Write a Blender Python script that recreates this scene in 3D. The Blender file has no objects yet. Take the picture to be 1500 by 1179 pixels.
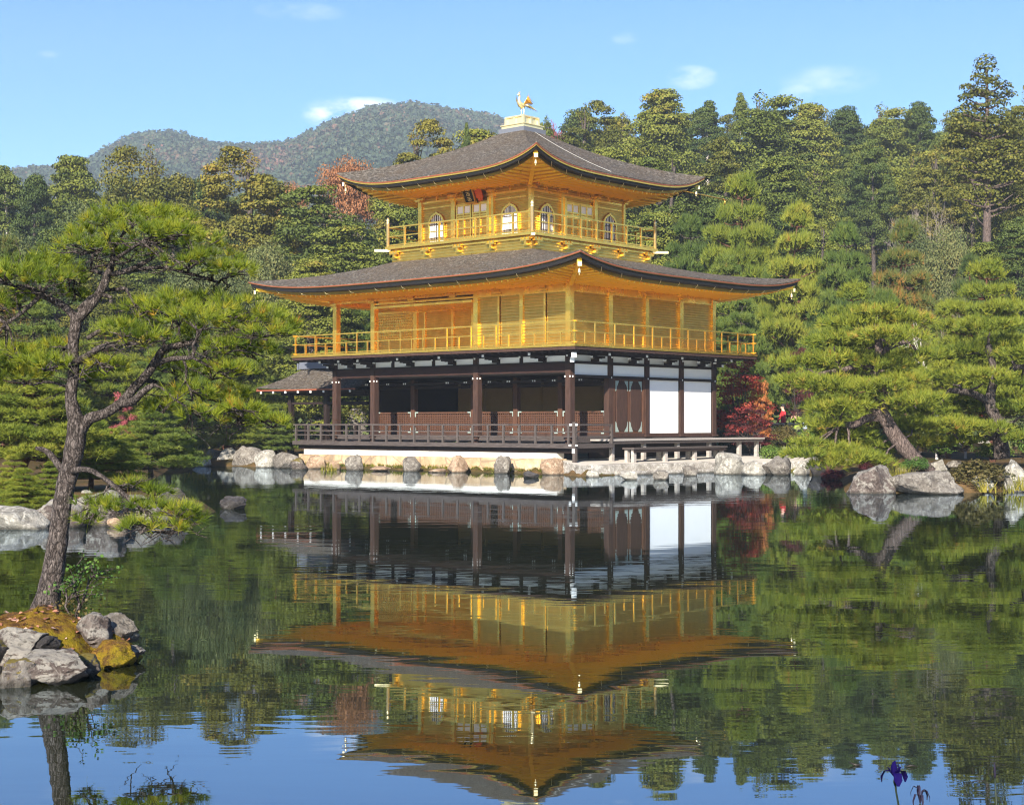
import bpy, bmesh, math, random
import numpy as np
from mathutils import Vector, Matrix, noise as mnoise

S = bpy.context.scene
COL = S.collection
R = math.radians
PI = math.pi

# ------------------------------------------------------------------ camera
F_PX, CX, HOR, EYE = 2261.0, 750.0, 620.0, 1.68      # focal length, centre column, horizon row (1500 px wide frame)
cam_d = bpy.data.cameras.new('camera')
cam = bpy.data.objects.new('camera', cam_d)
COL.objects.link(cam)
cam.location = (0, 0, EYE)
cam.rotation_euler = (R(90), 0, 0)
cam_d.sensor_fit = 'HORIZONTAL'
cam_d.sensor_width = 36.0
cam_d.lens = 36.0 * F_PX / 1500.0
cam_d.shift_y = (HOR - 589.5) / 1500.0
cam_d.clip_start, cam_d.clip_end = 0.1, 6000
S.camera = cam

# ------------------------------------------------------------------ light
SUN_AZ = R(14)            # from behind the camera (-Y) towards the left (-X)
SUN_EL = R(27)
sun_dir = Vector((-math.sin(SUN_AZ) * math.cos(SUN_EL), -math.cos(SUN_AZ) * math.cos(SUN_EL), math.sin(SUN_EL)))
ld = bpy.data.lights.new('sun', 'SUN')
ld.energy, ld.angle, ld.color = 5.0, R(0.5), (1.0, 0.925, 0.80)
sun = bpy.data.objects.new('sun', ld)
COL.objects.link(sun)
sun.location = (-40, -60, 60)
sun.rotation_euler = (-sun_dir).to_track_quat('-Z', 'Y').to_euler()

W = bpy.data.worlds.new('World')
S.world = W
W.use_nodes = True
wn, wl = W.node_tree.nodes, W.node_tree.links
for n in list(wn):
    wn.remove(n)
def wnode(t, **k):
    n = wn.new(t)
    for a, b in k.items():
        setattr(n, a, b)
    return n
sky = wnode('ShaderNodeTexSky', sky_type='NISHITA', sun_disc=False, sun_elevation=SUN_EL,
            sun_rotation=math.atan2(sun_dir.x, sun_dir.y), air_density=1.0, dust_density=0.25, ozone_density=2.2, altitude=120)
hs = wnode('ShaderNodeHueSaturation')
hs.inputs['Saturation'].default_value = 1.42
hs.inputs['Hue'].default_value = 0.514
wl.new(sky.outputs[0], hs.inputs['Color'])
bg = wnode('ShaderNodeBackground')
bg.inputs['Strength'].default_value = 0.080
out = wnode('ShaderNodeOutputWorld')
tc = wnode('ShaderNodeTexCoord')
sep = wnode('ShaderNodeSeparateXYZ')
wl.new(tc.outputs['Generated'], sep.inputs[0])
def wm(op, a, b=None, clamp=False):
    n = wnode('ShaderNodeMath', operation=op, use_clamp=clamp)
    for i, v in enumerate((a, b)):
        if v is None: continue
        if isinstance(v, (int, float)): n.inputs[i].default_value = v
        else: wl.new(v, n.inputs[i])
    return n.outputs[0]
nz = wnode('ShaderNodeTexNoise')
nz.inputs['Scale'].default_value = 30.0
nz.inputs['Detail'].default_value = 6.0
nz.inputs['Roughness'].default_value = 0.6
wmap = wnode('ShaderNodeMapping')
wmap.inputs['Scale'].default_value = (1, 1, 2.2)
wl.new(tc.outputs['Generated'], wmap.inputs[0])
wl.new(wmap.outputs[0], nz.inputs['Vector'])
total = None
for px, py, rx, ry, amp in ((505, 168, 64, 22, 1.3), (480, 176, 40, 16, .9), (540, 158, 50, 12, .8), (1012, 122, 42, 18, .9), (1215, 132, 75, 22, .5), (1165, 150, 30, 14, .4),
                            (440, 34, 70, 14, .35), (915, 66, 22, 10, .3), (70, 108, 16, 6, .25)):
    ax, az = math.atan((px - CX) / F_PX), (HOR - py) / F_PX
    dx = wm('DIVIDE', wm('SUBTRACT', wm('ARCTAN2', sep.outputs[0], sep.outputs[1]), ax), rx / F_PX)
    dz = wm('DIVIDE', wm('SUBTRACT', sep.outputs[2], az * 0.985), ry / F_PX)
    d2 = wm('ADD', wm('MULTIPLY', dx, dx), wm('MULTIPLY', dz, dz))
    g = wm('MULTIPLY', wm('SUBTRACT', 1.0, d2, True), amp)
    total = g if total is None else wm('ADD', total, g)
mask = wm('MULTIPLY', total, wm('MULTIPLY', wm('SUBTRACT', nz.outputs[0], 0.40), 4.0, True), True)
mask = wm('MULTIPLY', mask, 0.6)
mx = wnode('ShaderNodeMix', data_type='RGBA')
wl.new(mask, mx.inputs['Factor'])
wl.new(hs.outputs[0], mx.inputs['A'])
mx.inputs['B'].default_value = (8.6, 8.7, 9.2, 1)
wl.new(mx.outputs['Result'], bg.inputs['Color'])
wl.new(bg.outputs[0], out.inputs[0])

S.view_settings.view_transform = 'Standard'
S.view_settings.look = 'None'
S.view_settings.exposure = 1.34
S.view_settings.gamma = 1.0
S.render.engine = 'CYCLES'
cy = S.cycles
cy.max_bounces, cy.diffuse_bounces, cy.glossy_bounces = 8, 4, 5
cy.transmission_bounces, cy.transparent_max_bounces, cy.volume_bounces = 4, 6, 0
cy.sample_clamp_indirect = 12.0
cy.blur_glossy = 4.0
cy.pixel_filter_type = 'BLACKMAN_HARRIS'
cy.filter_width = 1.15
cy.use_adaptive_sampling = True
cy.adaptive_threshold = 0.015
try:
    cy.use_denoising = True
    cy.denoiser = 'OPENIMAGEDENOISE'
except Exception:
    pass

# ------------------------------------------------------------------ helpers
def at(px, py, Y):
    """World point seen at pixel (px,py) of the 1500-px frame at depth Y."""
    return Vector(((px - CX) / F_PX * Y, Y, EYE + (HOR - py) / F_PX * Y))
def px_x(px, Y): return (px - CX) / F_PX * Y
def py_z(py, Y): return EYE + (HOR - py) / F_PX * Y

def tag(o, label=None, cat=None, group=None, kind=None):
    if label: o['label'] = label
    if cat: o['category'] = cat
    if group: o['group'] = group
    if kind: o['kind'] = kind
    return o
def empty(name, loc=(0, 0, 0), rz=0.0):
    o = bpy.data.objects.new(name, None)
    o.empty_display_size = 0.3
    COL.objects.link(o)
    o.location = loc
    o.rotation_euler = (0, 0, rz)
    return o
def link(name, me, parent=None, loc=None):
    o = bpy.data.objects.new(name, me)
    COL.objects.link(o)
    if parent is not None: o.parent = parent
    if loc is not None: o.location = loc
    return o
def children(o): return [c for c in S.objects if c.parent == o]
def copy_tree(o, parent=None, kids=None):
    c = o.copy()
    COL.objects.link(c)
    c.parent = parent
    for ch in (kids if kids is not None else list(o.children)):
        copy_tree(ch, c)
    return c

def np_mesh(name, V, F, mats, attrs=None, smooth=False, midx=None):
    V = np.asarray(V, dtype=np.float32); F = np.asarray(F, dtype=np.int32)
    me = bpy.data.meshes.new(name)
    n, k = F.shape
    me.vertices.add(len(V)); me.vertices.foreach_set('co', V.ravel())
    me.loops.add(n * k); me.loops.foreach_set('vertex_index', F.ravel())
    me.polygons.add(n)
    me.polygons.foreach_set('loop_start', np.arange(0, n * k, k, dtype=np.int32))
    me.polygons.foreach_set('loop_total', np.full(n, k, dtype=np.int32))
    for m in mats: me.materials.append(m)
    if midx is not None: me.polygons.foreach_set('material_index', np.asarray(midx, dtype=np.int32))
    if attrs:
        for an, av in attrs.items():
            a = me.attributes.new(an, 'FLOAT', 'FACE')
            a.data.foreach_set('value', np.asarray(av, dtype=np.float32))
    me.update(calc_edges=True)
    if smooth: me.polygons.foreach_set('use_smooth', np.ones(n, dtype=bool))
    return me

class MB:
    """Collects primitive solids; build() links them as one mesh object."""
    def __init__(s): s.v, s.f, s.m, s.sm = [], [], [], []
    def add(s, vs, fs, mi=0, smooth=False):
        b = len(s.v)
        s.v += [tuple(p) for p in vs]
        for f in fs:
            s.f.append([b + i for i in f]); s.m.append(mi); s.sm.append(smooth)
    def box(s, x0, x1, y0, y1, z0, z1, mi=0):
        vs = [(x0, y0, z0), (x1, y0, z0), (x1, y1, z0), (x0, y1, z0), (x0, y0, z1), (x1, y0, z1), (x1, y1, z1), (x0, y1, z1)]
        s.add(vs, [(0, 3, 2, 1), (4, 5, 6, 7), (0, 1, 5, 4), (1, 2, 6, 5), (2, 3, 7, 6), (3, 0, 4, 7)], mi)
    def bar(s, p, q, w, h, mi=0, up=(0, 0, 1)):
        p, q = Vector(p), Vector(q)
        d = (q - p).normalized()
        up = Vector(up)
        if abs(d.dot(up)) > .98: up = Vector((0, 1, 0))
        a = d.cross(up).normalized() * (w / 2)
        b = a.cross(d).normalized() * (h / 2)
        vs = [p - a - b, p + a - b, p + a + b, p - a + b, q - a - b, q + a - b, q + a + b, q - a + b]
        s.add(vs, [(0, 1, 2, 3), (7, 6, 5, 4), (0, 4, 5, 1), (1, 5, 6, 2), (2, 6, 7, 3), (3, 7, 4, 0)], mi)
    def tube(s, pts, rad, n=8, mi=0, smooth=True, cap=True, wob=0.0, rng=None):
        pts = [Vector(p) for p in pts]
        if not hasattr(rad, '__len__'): rad = [rad] * len(pts)
        vs, fs = [], []
        prev = None
        for i, p in enumerate(pts):
            d = (pts[min(i + 1, len(pts) - 1)] - pts[max(i - 1, 0)])
            d = d.normalized() if d.length > 1e-9 else Vector((0, 0, 1))
            if prev is None:
                a = d.cross(Vector((0.31, 0.95, 0.05)))
                if a.length < .1: a = d.cross(Vector((1, 0, 0)))
                a.normalize()
            else:
                a = prev - d * prev.dot(d)
                a = a.normalized() if a.length > 1e-6 else d.orthogonal().normalized()
            prev = a
            b = d.cross(a)
            for k in range(n):
                t = 2 * PI * k / n
                r = rad[i] * (1 + (wob * (rng.random() - .5) if rng else 0))
                vs.append(p + (a * math.cos(t) + b * math.sin(t)) * r)
        for i in range(len(pts) - 1):
            for k in range(n):
                k2 = (k + 1) % n
                fs.append((i * n + k, i * n + k2, (i + 1) * n + k2, (i + 1) * n + k))
        if cap:
            fs.append(tuple(reversed(range(n))))
            fs.append(tuple(range((len(pts) - 1) * n, len(pts) * n)))
        s.add(vs, fs, mi, smooth)
    def lathe(s, c, prof, n=12, mi=0):
        c = Vector(c)
        vs, fs = [], []
        for r, z in prof:
            for k in range(n):
                t = 2 * PI * k / n
                vs.append(c + Vector((r * math.cos(t), r * math.sin(t), z)))
        for i in range(len(prof) - 1):
            for k in range(n):
                k2 = (k + 1) % n
                fs.append((i * n + k, i * n + k2, (i + 1) * n + k2, (i + 1) * n + k))
        fs.append(tuple(reversed(range(n))))
        fs.append(tuple(range((len(prof) - 1) * n, len(prof) * n)))
        s.add(vs, fs, mi, True)
    def ball(s, c, r, n=8, mi=0, sq=(1, 1, 1)):
        prof = [(math.sin(PI * i / n), -math.cos(PI * i / n)) for i in range(1, n)]
        c = Vector(c); m = n + 2
        vs, fs = [c + Vector((0, 0, -r * sq[2]))], []
        for a, z in prof:
            for k in range(m):
                t = 2 * PI * k / m
                vs.append(c + Vector((a * math.cos(t) * r * sq[0], a * math.sin(t) * r * sq[1], z * r * sq[2])))
        vs.append(c + Vector((0, 0, r * sq[2])))
        for k in range(m):
            fs.append((0, 1 + (k + 1) % m, 1 + k))
            fs.append((len(vs) - 1, 1 + (n - 2) * m + k, 1 + (n - 2) * m + (k + 1) % m))
        for i in range(n - 2):
            for k in range(m):
                k2 = (k + 1) % m
                fs.append((1 + i * m + k, 1 + i * m + k2, 1 + (i + 1) * m + k2, 1 + (i + 1) * m + k))
        s.add(vs, fs, mi, True)
    def mesh(s, name, mats):
        me = bpy.data.meshes.new(name)
        me.from_pydata(s.v, [], s.f)
        for m in (mats if isinstance(mats, (list, tuple)) else [mats]): me.materials.append(m)
        me.polygons.foreach_set('material_index', s.m)
        me.polygons.foreach_set('use_smooth', s.sm)
        me.update()
        return me
    def build(s, name, mats, parent=None, loc=None):
        return link(name, s.mesh(name, mats), parent, loc)

# ------------------------------------------------------------------ materials
class NT:
    def __init__(s, name):
        s.mat = bpy.data.materials.new(name)
        s.mat.use_nodes = True
        s.n, s.l = s.mat.node_tree.nodes, s.mat.node_tree.links
        for x in list(s.n): s.n.remove(x)
        s.out = s.n.new('ShaderNodeOutputMaterial')
    def node(s, t, ins=None, **k):
        n = s.n.new(t)
        for a, b in k.items(): setattr(n, a, b)
        for a, b in (ins or {}).items(): s.put(n.inputs[a], b)
        return n
    def put(s, sock, v):
        if isinstance(v, bpy.types.NodeSocket): s.l.new(v, sock)
        elif isinstance(v, bpy.types.Node): s.l.new(v.outputs[0], sock)
        else:
            if hasattr(sock.default_value, '__len__') and len(sock.default_value) == 4 and len(v) == 3: v = (*v, 1)
            sock.default_value = v
    def coord(s, kind='Object', scale=(1, 1, 1), rot=(0, 0, 0)):
        c = s.node('ShaderNodeTexCoord')
        m = s.node('ShaderNodeMapping', {'Vector': c.outputs[kind], 'Scale': scale, 'Rotation': rot})
        return m.outputs[0]
    def noise(s, vec, scale, detail=4, rough=.55, dist=0):
        return s.node('ShaderNodeTexNoise', {'Vector': vec, 'Scale': scale, 'Detail': detail, 'Roughness': rough, 'Distortion': dist}).outputs[0]
    def ramp(s, fac, stops):
        r = s.node('ShaderNodeValToRGB', {'Fac': fac})
        el = r.color_ramp.elements
        while len(el) < len(stops): el.new(.5)
        for e, (p, c) in zip(el, stops):
            e.position = p
            e.color = (*c, 1) if len(c) == 3 else c
        return r.outputs[0]
    def mix(s, f, a, b, mode='MIX'):
        n = s.node('ShaderNodeMix', data_type='RGBA', blend_type=mode)
        s.put(n.inputs['Factor'], f); s.put(n.inputs['A'], a); s.put(n.inputs['B'], b)
        return n.outputs['Result']
    def math(s, op, a, b=0.0, clamp=False):
        n = s.node('ShaderNodeMath', operation=op, use_clamp=clamp)
        s.put(n.inputs[0], a); s.put(n.inputs[1], b)
        return n.outputs[0]
    def bump(s, h, strength=.5, dist=.02, normal=None):
        n = s.node('ShaderNodeBump', {'Height': h, 'Strength': strength, 'Distance': dist})
        if normal is not None: s.l.new(normal, n.inputs['Normal'])
        return n.outputs[0]
    def bsdf(s, color, rough=.6, metal=0.0, normal=None, spec=.4, **k):
        b = s.node('ShaderNodeBsdfPrincipled', {'Base Color': color, 'Roughness': rough, 'Metallic': metal, 'Specular IOR Level': spec})
        if normal is not None: s.l.new(normal, b.inputs['Normal'])
        for a, v in k.items(): s.put(b.inputs[a], v)
        s.l.new(b.outputs[0], s.out.inputs[0])
        return b
M = {}

def mat_gold(name, slat=0.0, sheet=.34, col=(1.0, 0.62, 0.115), rough=.31, metal=.92, lo=.80):
    t = NT(name)
    v = t.coord()
    n1 = t.noise(v, 3.0, 5, .6)
    n2 = t.noise(v, 26.0, 3, .6)
    c = t.mix(t.ramp(n1, [(.3, (0, 0, 0)), (.7, (1, 1, 1))]), tuple(x * lo for x in col), col)
    c = t.mix(t.math('MULTIPLY', n2, .25), c, (col[0] * .75, col[1] * .85, col[2] * 1.6))
    sn = t.node('ShaderNodeVectorMath', {0: v, 1: (.22, .22, .22)}, operation='SNAP')
    wn_ = t.node('ShaderNodeTexWhiteNoise', {'Vector': sn.outputs[0]}).outputs['Value']
    c = t.mix(t.math('MULTIPLY', wn_, sheet), c, tuple(x * .62 for x in col))
    nor = t.bump(t.noise(v, 5, 5, .65), .35, .02)
    if slat:
        w = t.node('ShaderNodeTexWave', {'Vector': v, 'Scale': slat, 'Distortion': .25, 'Detail': 1.5}, bands_direction='Z', wave_type='BANDS')
        nor = t.bump(w.outputs['Fac'], .55, .012, nor)
    t.bsdf(c, t.math('ADD', t.math('ADD', t.math('MULTIPLY', n1, .18), t.math('MULTIPLY', wn_, .10)), rough - .15), metal, nor)
    return t.mat
M['gold'] = mat_gold('gold_leaf')
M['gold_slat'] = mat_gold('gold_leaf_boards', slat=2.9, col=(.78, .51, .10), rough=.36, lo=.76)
M['gold_bounce_tint'] = mat_gold('gold_leaf_bounce_tint', sheet=.12, col=(1.0, .55, .025), rough=.34, metal=.25, lo=.92)  # brighter, more saturated gold: sunlight bounced off the pond put into the colour
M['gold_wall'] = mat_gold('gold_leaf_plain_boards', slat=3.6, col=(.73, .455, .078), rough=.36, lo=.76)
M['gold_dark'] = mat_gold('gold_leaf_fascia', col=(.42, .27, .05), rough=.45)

def mat_wood(name, c0, c1, scale=(14, 14, 1.2), rough=.72, bump=.4):
    t = NT(name)
    v = t.coord(scale=scale)
    n1 = t.noise(v, 2.2, 6, .65, .4)
    n2 = t.noise(t.coord(), 1.1, 4, .6)
    c = t.mix(t.ramp(n1, [(.3, (0, 0, 0)), (.72, (1, 1, 1))]), c0, c1)
    c = t.mix(t.math('MULTIPLY', n2, .35), c, tuple(x * .55 for x in c0))
    t.bsdf(c, rough, 0, t.bump(n1, bump, .01), spec=.3)
    return t.mat
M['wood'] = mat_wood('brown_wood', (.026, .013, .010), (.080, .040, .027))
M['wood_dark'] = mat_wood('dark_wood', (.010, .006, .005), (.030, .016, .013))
M['wood_beam'] = mat_wood('beam_wood', (.018, .008, .006), (.055, .022, .016), scale=(1.2, 14, 14))
M['wood_red'] = mat_wood('red_brown_wood', (.045, .020, .012), (.125, .055, .030))
M['wood_grey'] = mat_wood('weathered_wood', (.030, .023, .021), (.105, .084, .076), scale=(1.5, 16, 16))
M['wood_greyv'] = mat_wood('weathered_post', (.035, .027, .024), (.115, .094, .084))
M['wood_pale'] = mat_wood('pale_weathered_wood', (.22, .19, .17), (.5, .46, .42), scale=(2, 14, 14))
M['ceil'] = mat_wood('ceiling_boards', (.12, .1, .09), (.26, .23, .2), scale=(1, 9, 9))

def mat_simple(name, c, rough=.6, metal=0, nscale=6, amt=.25, bump=.1, spec=.4):
    t = NT(name)
    v = t.coord()
    n = t.noise(v, nscale, 5, .6)
    cc = t.mix(t.math('MULTIPLY', n, amt), c, tuple(x * .5 for x in c))
    t.bsdf(cc, rough, metal, t.bump(n, bump, .01), spec=spec)
    return t.mat
M['plaster'] = mat_simple('white_plaster', (.84, .83, .82), .8, nscale=4, amt=.12)
M['plaster_old'] = mat_simple('stained_plaster', (.74, .70, .63), .85, nscale=2.2, amt=.62, bump=.25)
M['white_tip'] = mat_simple('white_paint', (.82, .81, .78), .6, amt=.15)
M['paper'] = mat_simple('white_paper', (.82, .82, .84), .7, amt=.1)
M['ceil2'] = mat_simple('grey_wire', (.36, .345, .32), .6)
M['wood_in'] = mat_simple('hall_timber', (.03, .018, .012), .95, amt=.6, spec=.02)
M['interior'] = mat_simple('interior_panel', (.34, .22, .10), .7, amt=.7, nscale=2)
M['black'] = mat_simple('black_lacquer', (.007, .006, .006), .7, amt=.3)
M['redbrown'] = mat_simple('bark_edge', (.26, .075, .035), .65, amt=.6, nscale=14)
M['verdigris'] = mat_simple('pale_green_metal', (.36, .44, .40), .5, .3, amt=.4)
M['pale_gold'] = mat_simple('pale_gold_metal', (.95, .78, .42), .32, .7, amt=.15)
M['vermilion'] = mat_simple('vermilion_paint', (.55, .09, .02), .5, amt=.2)
M['dark_tile'] = mat_simple('dark_ridge_tile', (.13, .14, .17), .5, amt=.5, nscale=12)
M['bronze'] = mat_simple('dark_bronze', (.02, .016, .012), .5, .3)

def mat_shingle():
    t = NT('bark_shingle')
    v = t.coord()
    n1 = t.noise(v, 1.1, 6, .62, .6)
    n2 = t.noise(t.coord(scale=(1, 1, 2.5)), 9, 7, .78, .5)
    n3 = t.noise(v, 48, 3, .7)
    c = t.ramp(n2, [(.36, (.018, .015, .012)), (.50, (.072, .062, .051)), (.62, (.24, .215, .185))])
    c = t.mix(t.ramp(n1, [(.35, (0, 0, 0)), (.65, (.55, .55, .55))]), c, (.090, .063, .040))
    c = t.mix(t.ramp(n3, [(.58, (0, 0, 0)), (.75, (.5, .5, .5))]), c, (.30, .28, .255))
    w = t.node('ShaderNodeTexWave', {'Vector': v, 'Scale': 5.0, 'Distortion': 3.0, 'Detail': 3, 'Detail Scale': 3}, bands_direction='Z')
    nor = t.bump(n2, .9, .05)
    nor = t.bump(w.outputs['Fac'], .5, .03, nor)
    t.bsdf(c, .92, 0, nor, spec=.15)
    return t.mat
M['shingle'] = mat_shingle()

def mat_rock(name, dark, mid, pale, moss=0.0, lichen=.5, top=0.0):
    t = NT(name)
    v = t.coord()
    oi = t.node('ShaderNodeObjectInfo')
    vv = t.node('ShaderNodeVectorMath', {0: v}, operation='ADD')
    cx = t.node('ShaderNodeCombineXYZ', {0: t.math('MULTIPLY', oi.outputs['Random'], 40), 1: t.math('MULTIPLY', oi.outputs['Random'], 17)})
    t.l.new(cx.outputs[0], vv.inputs[1])
    v = vv.outputs[0]
    n1 = t.noise(v, 2.2, 8, .68, .8)
    n2 = t.noise(v, 8.0, 7, .72, 1.0)
    n3 = t.noise(v, 40, 3, .6)
    c = t.ramp(n1, [(.33, dark), (.52, mid), (.72, pale)])
    c = t.mix(t.ramp(n2, [(.56 - .12 * lichen, (0, 0, 0)), (.66, (.85, .85, .85))]), c, tuple(min(.8, x * 1.25) for x in pale))
    c = t.mix(t.ramp(n2, [(.28, (.8, .8, .8)), (.40, (0, 0, 0))]), c, tuple(x * .5 for x in dark))
    c = t.mix(t.math('MULTIPLY', n3, .3), c, tuple(x * .6 for x in mid))
    if top:                                        # pale crusts grow on the upward faces
        tz = t.node('ShaderNodeSeparateXYZ', {0: t.node('ShaderNodeNewGeometry').outputs['Normal']}).outputs[2]
        n4 = t.noise(v, 5.0, 8, .75, .6)
        k_ = t.ramp(t.math('ADD', t.math('MULTIPLY', tz, .16), n4), [(.56, (0, 0, 0)), (.64, (1, 1, 1))])
        c = t.mix(t.math('MULTIPLY', k_, top), c, (.26, .24, .205))
        n5 = t.noise(v, 20.0, 4, .7)
        c = t.mix(t.ramp(n5, [(.56, (0, 0, 0)), (.64, (.75, .75, .75))]), c, (.025, .02, .017))
    if moss:
        mz = t.node('ShaderNodeSeparateXYZ', {0: t.node('ShaderNodeNewGeometry').outputs['Normal']}).outputs[2]
        m = t.math('MULTIPLY', t.ramp(t.math('ADD', t.math('MULTIPLY', mz, .35), n1), [(.70, (0, 0, 0)), (.80, (1, 1, 1))]), moss)
        c = t.mix(m, c, (.14, .105, .012))
    gz = t.node('ShaderNodeSeparateXYZ', {0: t.node('ShaderNodeNewGeometry').outputs['Position']}).outputs[2]
    wet = t.ramp(t.math('ADD', gz, t.math('MULTIPLY', n1, .06)), [(.05, (1, 1, 1)), (.10, (0, 0, 0))])
    c = t.mix(t.math('MULTIPLY', wet, .75), c, (.025, .022, .016))
    nor = t.bump(n1, .8, .12)
    nor = t.bump(n2, .8, .05, nor)
    t.bsdf(c, .88, 0, nor, spec=.25)
    return t.mat
M['rock'] = mat_rock('grey_rock', (.050, .041, .034), (.135, .116, .097), (.28, .258, .222), top=.35)
M['rock_pale'] = mat_rock('pale_rock', (.10, .09, .075), (.28, .26, .22), (.50, .47, .41))
M['rock_brown'] = mat_rock('tan_rock', (.12, .075, .045), (.27, .18, .115), (.40, .31, .22))
M['rock_dark'] = mat_rock('dark_rock', (.016, .014, .014), (.045, .040, .038), (.11, .10, .098), lichen=.2)
M['rock_moss'] = mat_rock('mossy_rock', (.035, .026, .021), (.095, .074, .062), (.27, .25, .22), moss=.9, top=.5)
M['rock_lichen'] = mat_rock('lichen_rock', (.035, .025, .021), (.095, .072, .062), (.22, .19, .165), lichen=.3, top=.85)

def mat_stonewall():
    t = NT('tan_stone_wall')
    v = t.coord()
    n1 = t.noise(v, 1.3, 6, .65)
    n2 = t.noise(v, 9, 6, .7)
    vor = t.node('ShaderNodeTexVoronoi', {'Vector': t.coord(scale=(.8, .8, 1.5)), 'Scale': 1.2}, feature='DISTANCE_TO_EDGE').outputs[0]
    c = t.ramp(n1, [(.3, (.25, .155, .085)), (.5, (.42, .29, .17)), (.7, (.54, .43, .30))])
    c = t.mix(t.ramp(n2, [(.35, (.5, .5, .5)), (.55, (0, 0, 0))]), c, (.30, .22, .14))
    c = t.mix(t.ramp(vor, [(.012, (.75, .75, .75)), (.04, (0, 0, 0))]), c, (.2, .15, .1))
    gz = t.node('ShaderNodeSeparateXYZ', {0: t.node('ShaderNodeNewGeometry').outputs['Position']}).outputs[2]
    low = t.ramp(t.math('ADD', gz, t.math('MULTIPLY', n2, .25)), [(.12, (1, 1, 1)), (.24, (0, 0, 0))])
    c = t.mix(low, c, (.10, .085, .03))
    t.bsdf(c, .9, 0, t.bump(n2, .6, .05, t.bump(vor, .5, .05)), spec=.2)
    return t.mat
M['stonewall'] = mat_stonewall()
M['terrace'] = mat_simple('pale_stone_paving', (.58, .53, .45), .9, amt=.55, nscale=3, bump=.3, spec=.2)
M['curb'] = mat_rock('weathered_curb_stone', (.13, .11, .09), (.32, .29, .25), (.56, .53, .48))

def mat_leaf(name, ramp, scale=.35, trans=.13, rough=.65, objvar=.35):
    """ramp colours are picked by the leaf's own random tint; whole trees vary by object."""
    t = NT(name)
    a = t.node('ShaderNodeAttribute', attribute_name='tint').outputs['Fac']
    oi = t.node('ShaderNodeObjectInfo').outputs['Random']
    n = t.noise(t.coord(), scale, 3, .6)
    f = t.math('ADD', t.math('MULTIPLY', a, .62), t.math('MULTIPLY', t.math('SUBTRACT', n, .5), .9))
    f = t.math('ADD', f, t.math('MULTIPLY', t.math('SUBTRACT', oi, .5), objvar))
    f = t.math('ADD', f, .18)
    c = t.ramp(f, ramp)
    d = t.node('ShaderNodeBsdfPrincipled', {'Base Color': c, 'Roughness': rough, 'Specular IOR Level': .25})
    tr = t.node('ShaderNodeBsdfTranslucent', {'Color': t.mix(1.0, c, (1.0, 1.0, .55), 'MULTIPLY')})
    m = t.node('ShaderNodeMixShader', {0: trans, 1: d, 2: tr})
    t.l.new(m.outputs[0], t.out.inputs[0])
    return t.mat
M['cypress'] = mat_leaf('cypress_leaf', [(.0, (.022, .036, .006)), (.38, (.078, .102, .014)), (.72, (.17, .18, .024)), (1, (.27, .18, .034))])
M['cypress_dark'] = mat_leaf('dark_conifer_leaf', [(.0, (.013, .026, .007)), (.45, (.050, .076, .013)), (.85, (.12, .14, .024)), (1, (.17, .14, .03))])
M['broad'] = mat_leaf('broadleaf', [(.0, (.020, .032, .012)), (.45, (.060, .082, .024)), (.8, (.14, .15, .05)), (1, (.19, .15, .04))])
M['olive'] = mat_leaf('olive_conifer_leaf', [(.0, (.026, .034, .005)), (.45, (.090, .096, .013)), (.8, (.19, .16, .022)), (1, (.28, .15, .03))])
M['pine'] = mat_leaf('pine_needles', [(.0, (.026, .048, .007)), (.36, (.105, .145, .015)), (.74, (.23, .25, .026)), (.93, (.29, .24, .035)), (1, (.34, .17, .035))], scale=.8, trans=.3)
M['pine_blue'] = mat_leaf('blue_green_needles', [(.0, (.024, .046, .010)), (.42, (.082, .128, .022)), (.8, (.18, .215, .034)), (1, (.30, .19, .035))], scale=.8, trans=.3)
M['pine_orange'] = mat_leaf('autumn_needles', [(.0, (.03, .055, .012)), (.4, (.075, .11, .022)), (.62, (.14, .14, .03)), (.75, (.28, .14, .03)), (1, (.32, .13, .03))], scale=.9, trans=.3)
M['pine_near'] = mat_leaf('near_pine_needles', [(.0, (.034, .062, .007)), (.36, (.105, .155, .013)), (.62, (.215, .25, .018)), (.80, (.31, .28, .024)), (.90, (.46, .22, .03)), (1, (.48, .17, .035))], scale=1.6, trans=.35, objvar=0)
M['maple_red'] = mat_leaf('red_maple_leaf', [(.0, (.10, .014, .016)), (.5, (.27, .038, .030)), (.85, (.38, .085, .035)), (1, (.44, .17, .045))], scale=.9, trans=.35)
M['maple_orange'] = mat_leaf('orange_maple_leaf', [(.0, (.28, .08, .02)), (.5, (.46, .16, .05)), (1, (.52, .27, .08))], scale=.9, trans=.35)
M['rust'] = mat_leaf('rust_leaf', [(.0, (.17, .07, .03)), (.5, (.34, .15, .065)), (1, (.44, .24, .11))], scale=.5, trans=.3)
M['maple_dark'] = mat_leaf('dark_red_leaf', [(.0, (.03, .008, .01)), (.6, (.09, .018, .022)), (1, (.2, .04, .035))], scale=.9, trans=.3)
M['maple_pink'] = mat_leaf('pink_red_leaf', [(.0, (.25, .05, .06)), (1, (.5, .14, .15))], scale=.9, trans=.35)
M['shrub'] = mat_leaf('shrub_leaf', [(.0, (.020, .050, .010)), (.5, (.065, .13, .02)), (1, (.15, .19, .03))], scale=1.2)
M['azalea'] = mat_leaf('brown_green_leaf', [(.0, (.035, .035, .010)), (.5, (.085, .07, .02)), (1, (.13, .085, .03))], scale=1.2)
M['grass'] = mat_leaf('yellow_grass', [(.0, (.10, .12, .02)), (.6, (.32, .27, .04)), (1, (.45, .34, .07))], scale=1.2, trans=.4)
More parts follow.
